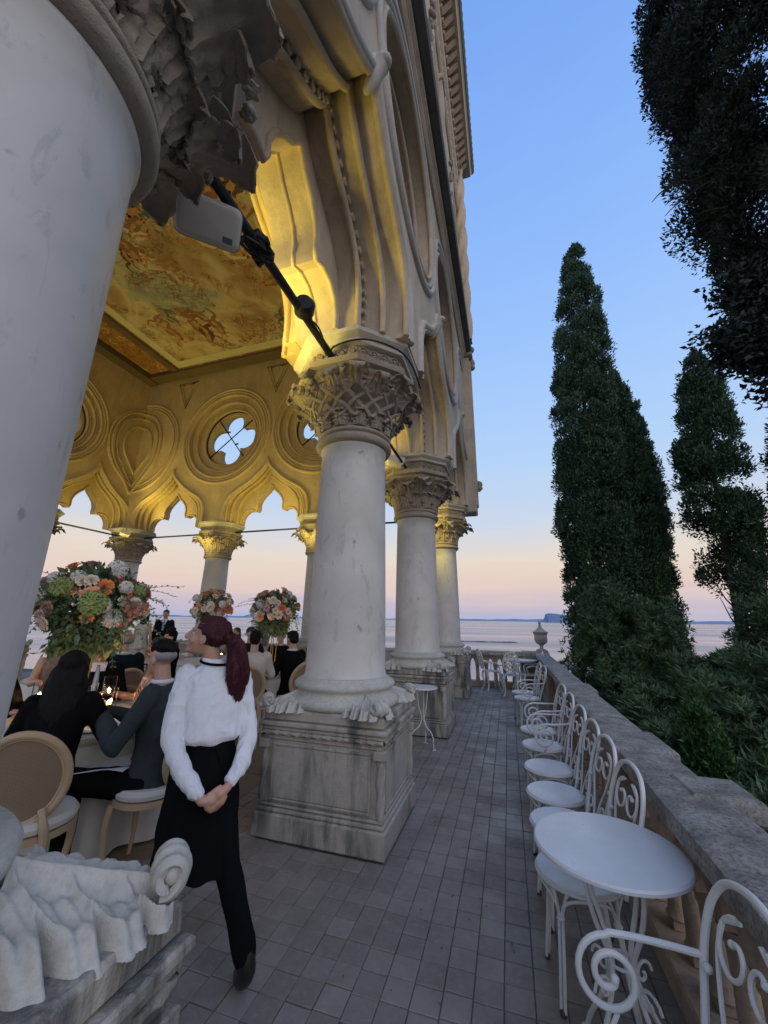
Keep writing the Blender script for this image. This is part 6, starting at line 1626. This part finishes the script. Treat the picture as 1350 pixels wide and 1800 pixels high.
bouquet('airy bouquet of cream roses on thin legs beside the strapwork capital column', -3.86, 5.98, 1.74, .38, 55, 9, leaves=1500, sprays=18, palette=PAL2 + ['rose_pink'])
# ---- candles, glasses and bottles
def lathe_obj(name, prof, mat, parent, n=20): return build(name, MB().lathe(prof, n, cap=False), mat, parent, angle=60)
def hurricane(x, y, label, h=.26, r=.055, light=5.0, z=.746):
    t = thing('candle_jar', label, 'candle', (x, y, z), 0, 'candles in glass')
    lathe_obj('glass', [(.001, .002), (r, .003), (r, h), (r - .003, h), (r - .003, .008), (.001, .008)], 'glass', t)
    q = MB(); q.lathe([(.022, .009), (.022, h * .45), (.018, h * .47), (.001, h * .465)], 14); build('candle', q, 'wax', t)
    q = MB(); q.lathe([(.001, h * .47), (.007, h * .50), (.0085, h * .54), (.005, h * .60), (.0008, h * .68)], 10, cap=False); build('flame', q, 'flame', t)
    l = bpy.data.lights.new('candle_light', 'POINT'); l.energy = light; l.color = (1, .5, .18); l.shadow_soft_size = .02; o = bpy.data.objects.new('candle_light', l); COL.objects.link(o); o.parent = t; o.location = (0, 0, h * .58)
for (x, y, h, lab) in ((-3.38, 2.78, .24, 'candle in a clear glass jar at the front of the near table'), (-3.62, 2.95, .30, 'tall candle jar behind the stand of the big bouquet'), (-4.02, 2.62, .28, 'candle jar left of the brass stand, glowing over the black haired woman'), (-3.28, 2.50, .13, 'small candle tumbler nearest the woman in black'),
                       (-3.78, 5.72, .32, 'tall pillar candle in glass on the table behind the waitress'), (-3.55, 5.95, .24, 'candle jar nearest the man in black on the rear table'), (-4.25, 6.15, .18, 'small candle glass at the back of the rear table'),
                       (-5.45, 4.35, .26, 'candle jar on the rear table left of the bald man'), (-5.95, 4.75, .26, 'candle jar far back among the flowers'), (-5.5, 6.75, .24, 'candle jar on the farthest table'),
                       (-4.10, 2.28, .20, 'squat candle jar seen between the near column and the woman in black'), (-3.95, 2.95, .16, 'short candle glass in front of the man with the blue tie'), (-5.1, 3.55, .30, 'tall candle jar glowing under the left side of the big bouquet'), (-3.72, 6.22, .30, 'tall candle jar under the airy bouquet')):
    hurricane(x, y, lab, h)
def wine_glass(x, y, label, wine=False, z=.746, tilt=(0, 0, 0)):
    t = thing('wine_glass', label, 'glass', (x, y, z), 0, 'wine glasses'); t.rotation_euler = tilt
    lathe_obj('bowl', [(.001, .001), (.034, .002), (.034, .004), (.004, .008), (.0035, .085), (.012, .095), (.034, .12), (.038, .15), (.033, .19), (.0315, .19), (.036, .15), (.032, .122), (.010, .099), (.001, .097)], 'glass', t)
    if wine: q = MB(); q.lathe([(.008, .099), (.031, .122), (.0345, .140), (.001, .140)], 16); build('wine', q, 'wine', t)
for i, (x, y, wn) in enumerate(((-3.22, 2.92, 0), (-3.10, 2.98, 0), (-3.30, 3.08, 1), (-3.02, 2.30, 0), (-3.92, 3.02, 0), (-3.82, 3.12, 1), (-3.50, 3.22, 0))):
    wine_glass(x, y, ['empty wine glass in front of the grey suited man', 'second empty glass close to the grey suited man', 'glass with red wine in the middle of the near table', 'glass beside the arm of the woman in black', 'glass before the man with the blue tie', 'red wine glass before the man with the blue tie', 'glass in front of the bare shouldered woman'][i], wn)
wine_glass(-2.84, 2.30, 'glass of red wine held by the grey suited man', True, .91, (0, .12, 0))
for i, (x, y) in enumerate(((-3.6, 5.6), (-3.5, 5.7), (-3.9, 5.5), (-4.1, 5.6))): wine_glass(x, y, ['glass on the rear table nearest the cream jacket', 'glass on the rear table by the pillar candle', 'glass at the left of the rear table', 'glass farthest left on the rear table'][i])
t = thing('water_bottle', 'clear glass water bottle with white cap on the near table', 'bottle', (-3.42, 3.14, .746)); lathe_obj('glass', [(.001, .001), (.036, .002), (.037, .16), (.030, .20), (.014, .235), (.013, .27), (.011, .27), (.028, .19), (.034, .16), (.033, .006), (.001, .006)], 'glass', t)
q = MB(); q.lathe([(.0145, .262), (.0145, .285), (.001, .286)], 14); build('cap', q, 'plate', t)
for i, (x, y, lab) in enumerate(((-3.05, 2.62, 'white plate before the grey suited man'), (-3.22, 2.16, 'white plate before the woman in black'), (-4.02, 3.20, 'white plate before the man with the blue tie'), (-3.62, 3.34, 'white plate before the bare shouldered woman'), (-3.62, 5.38, 'plate before the man in the cream jacket'), (-3.42, 5.78, 'plate before the man in black'))):
    t = thing('dinner_plate', lab, 'plate', (x, y, .746), 0, 'dinner plates'); q = MB(); q.lathe([(.001, .001), (.08, .001), (.135, .014), (.137, .017), (.085, .007), (.001, .006)], 36, cap=False); build('rim', q, 'plate', t)
def napkin(x, y, z, lab, sx=.16, sy=.10, rz=0):
    q = MB(); thick(q, lambda i, j: ((i - .5) * sx + .01 * math.sin(j * 7), (j - .5) * sy, .012 + .014 * math.sin(i * 9 + j * 4) * math.sin(j * 5)), 14, 12, .004); o = build('napkin', q, 'shirt', None, angle=80, loc=(x, y, z), rot=(0, 0, rz)); tag(o, lab, 'napkin')
napkin(-3.02, 2.80, .752, 'crumpled white napkin beside the empty glasses of the near table'); napkin(-3.08, 2.42, .752, 'folded white napkin next to the arm of the woman in black', rz=1)
q = MB(); thick(q, lambda i, j: (-.20 + .40 * i, .10 + .36 * j, .625 - .02 * math.sin(i * PI) + .012 * math.sin(i * 8 + j * 5) - .15 * max(0, j - .85)), 20, 16, .005)
o = build('napkin', q, 'shirt', None, angle=80, loc=(-2.44, 2.44, 0), rot=(0, 0, math.atan2(-.34, -.94) - PI / 2)); tag(o, 'white napkin spread over the knees of the grey suited man', 'napkin')
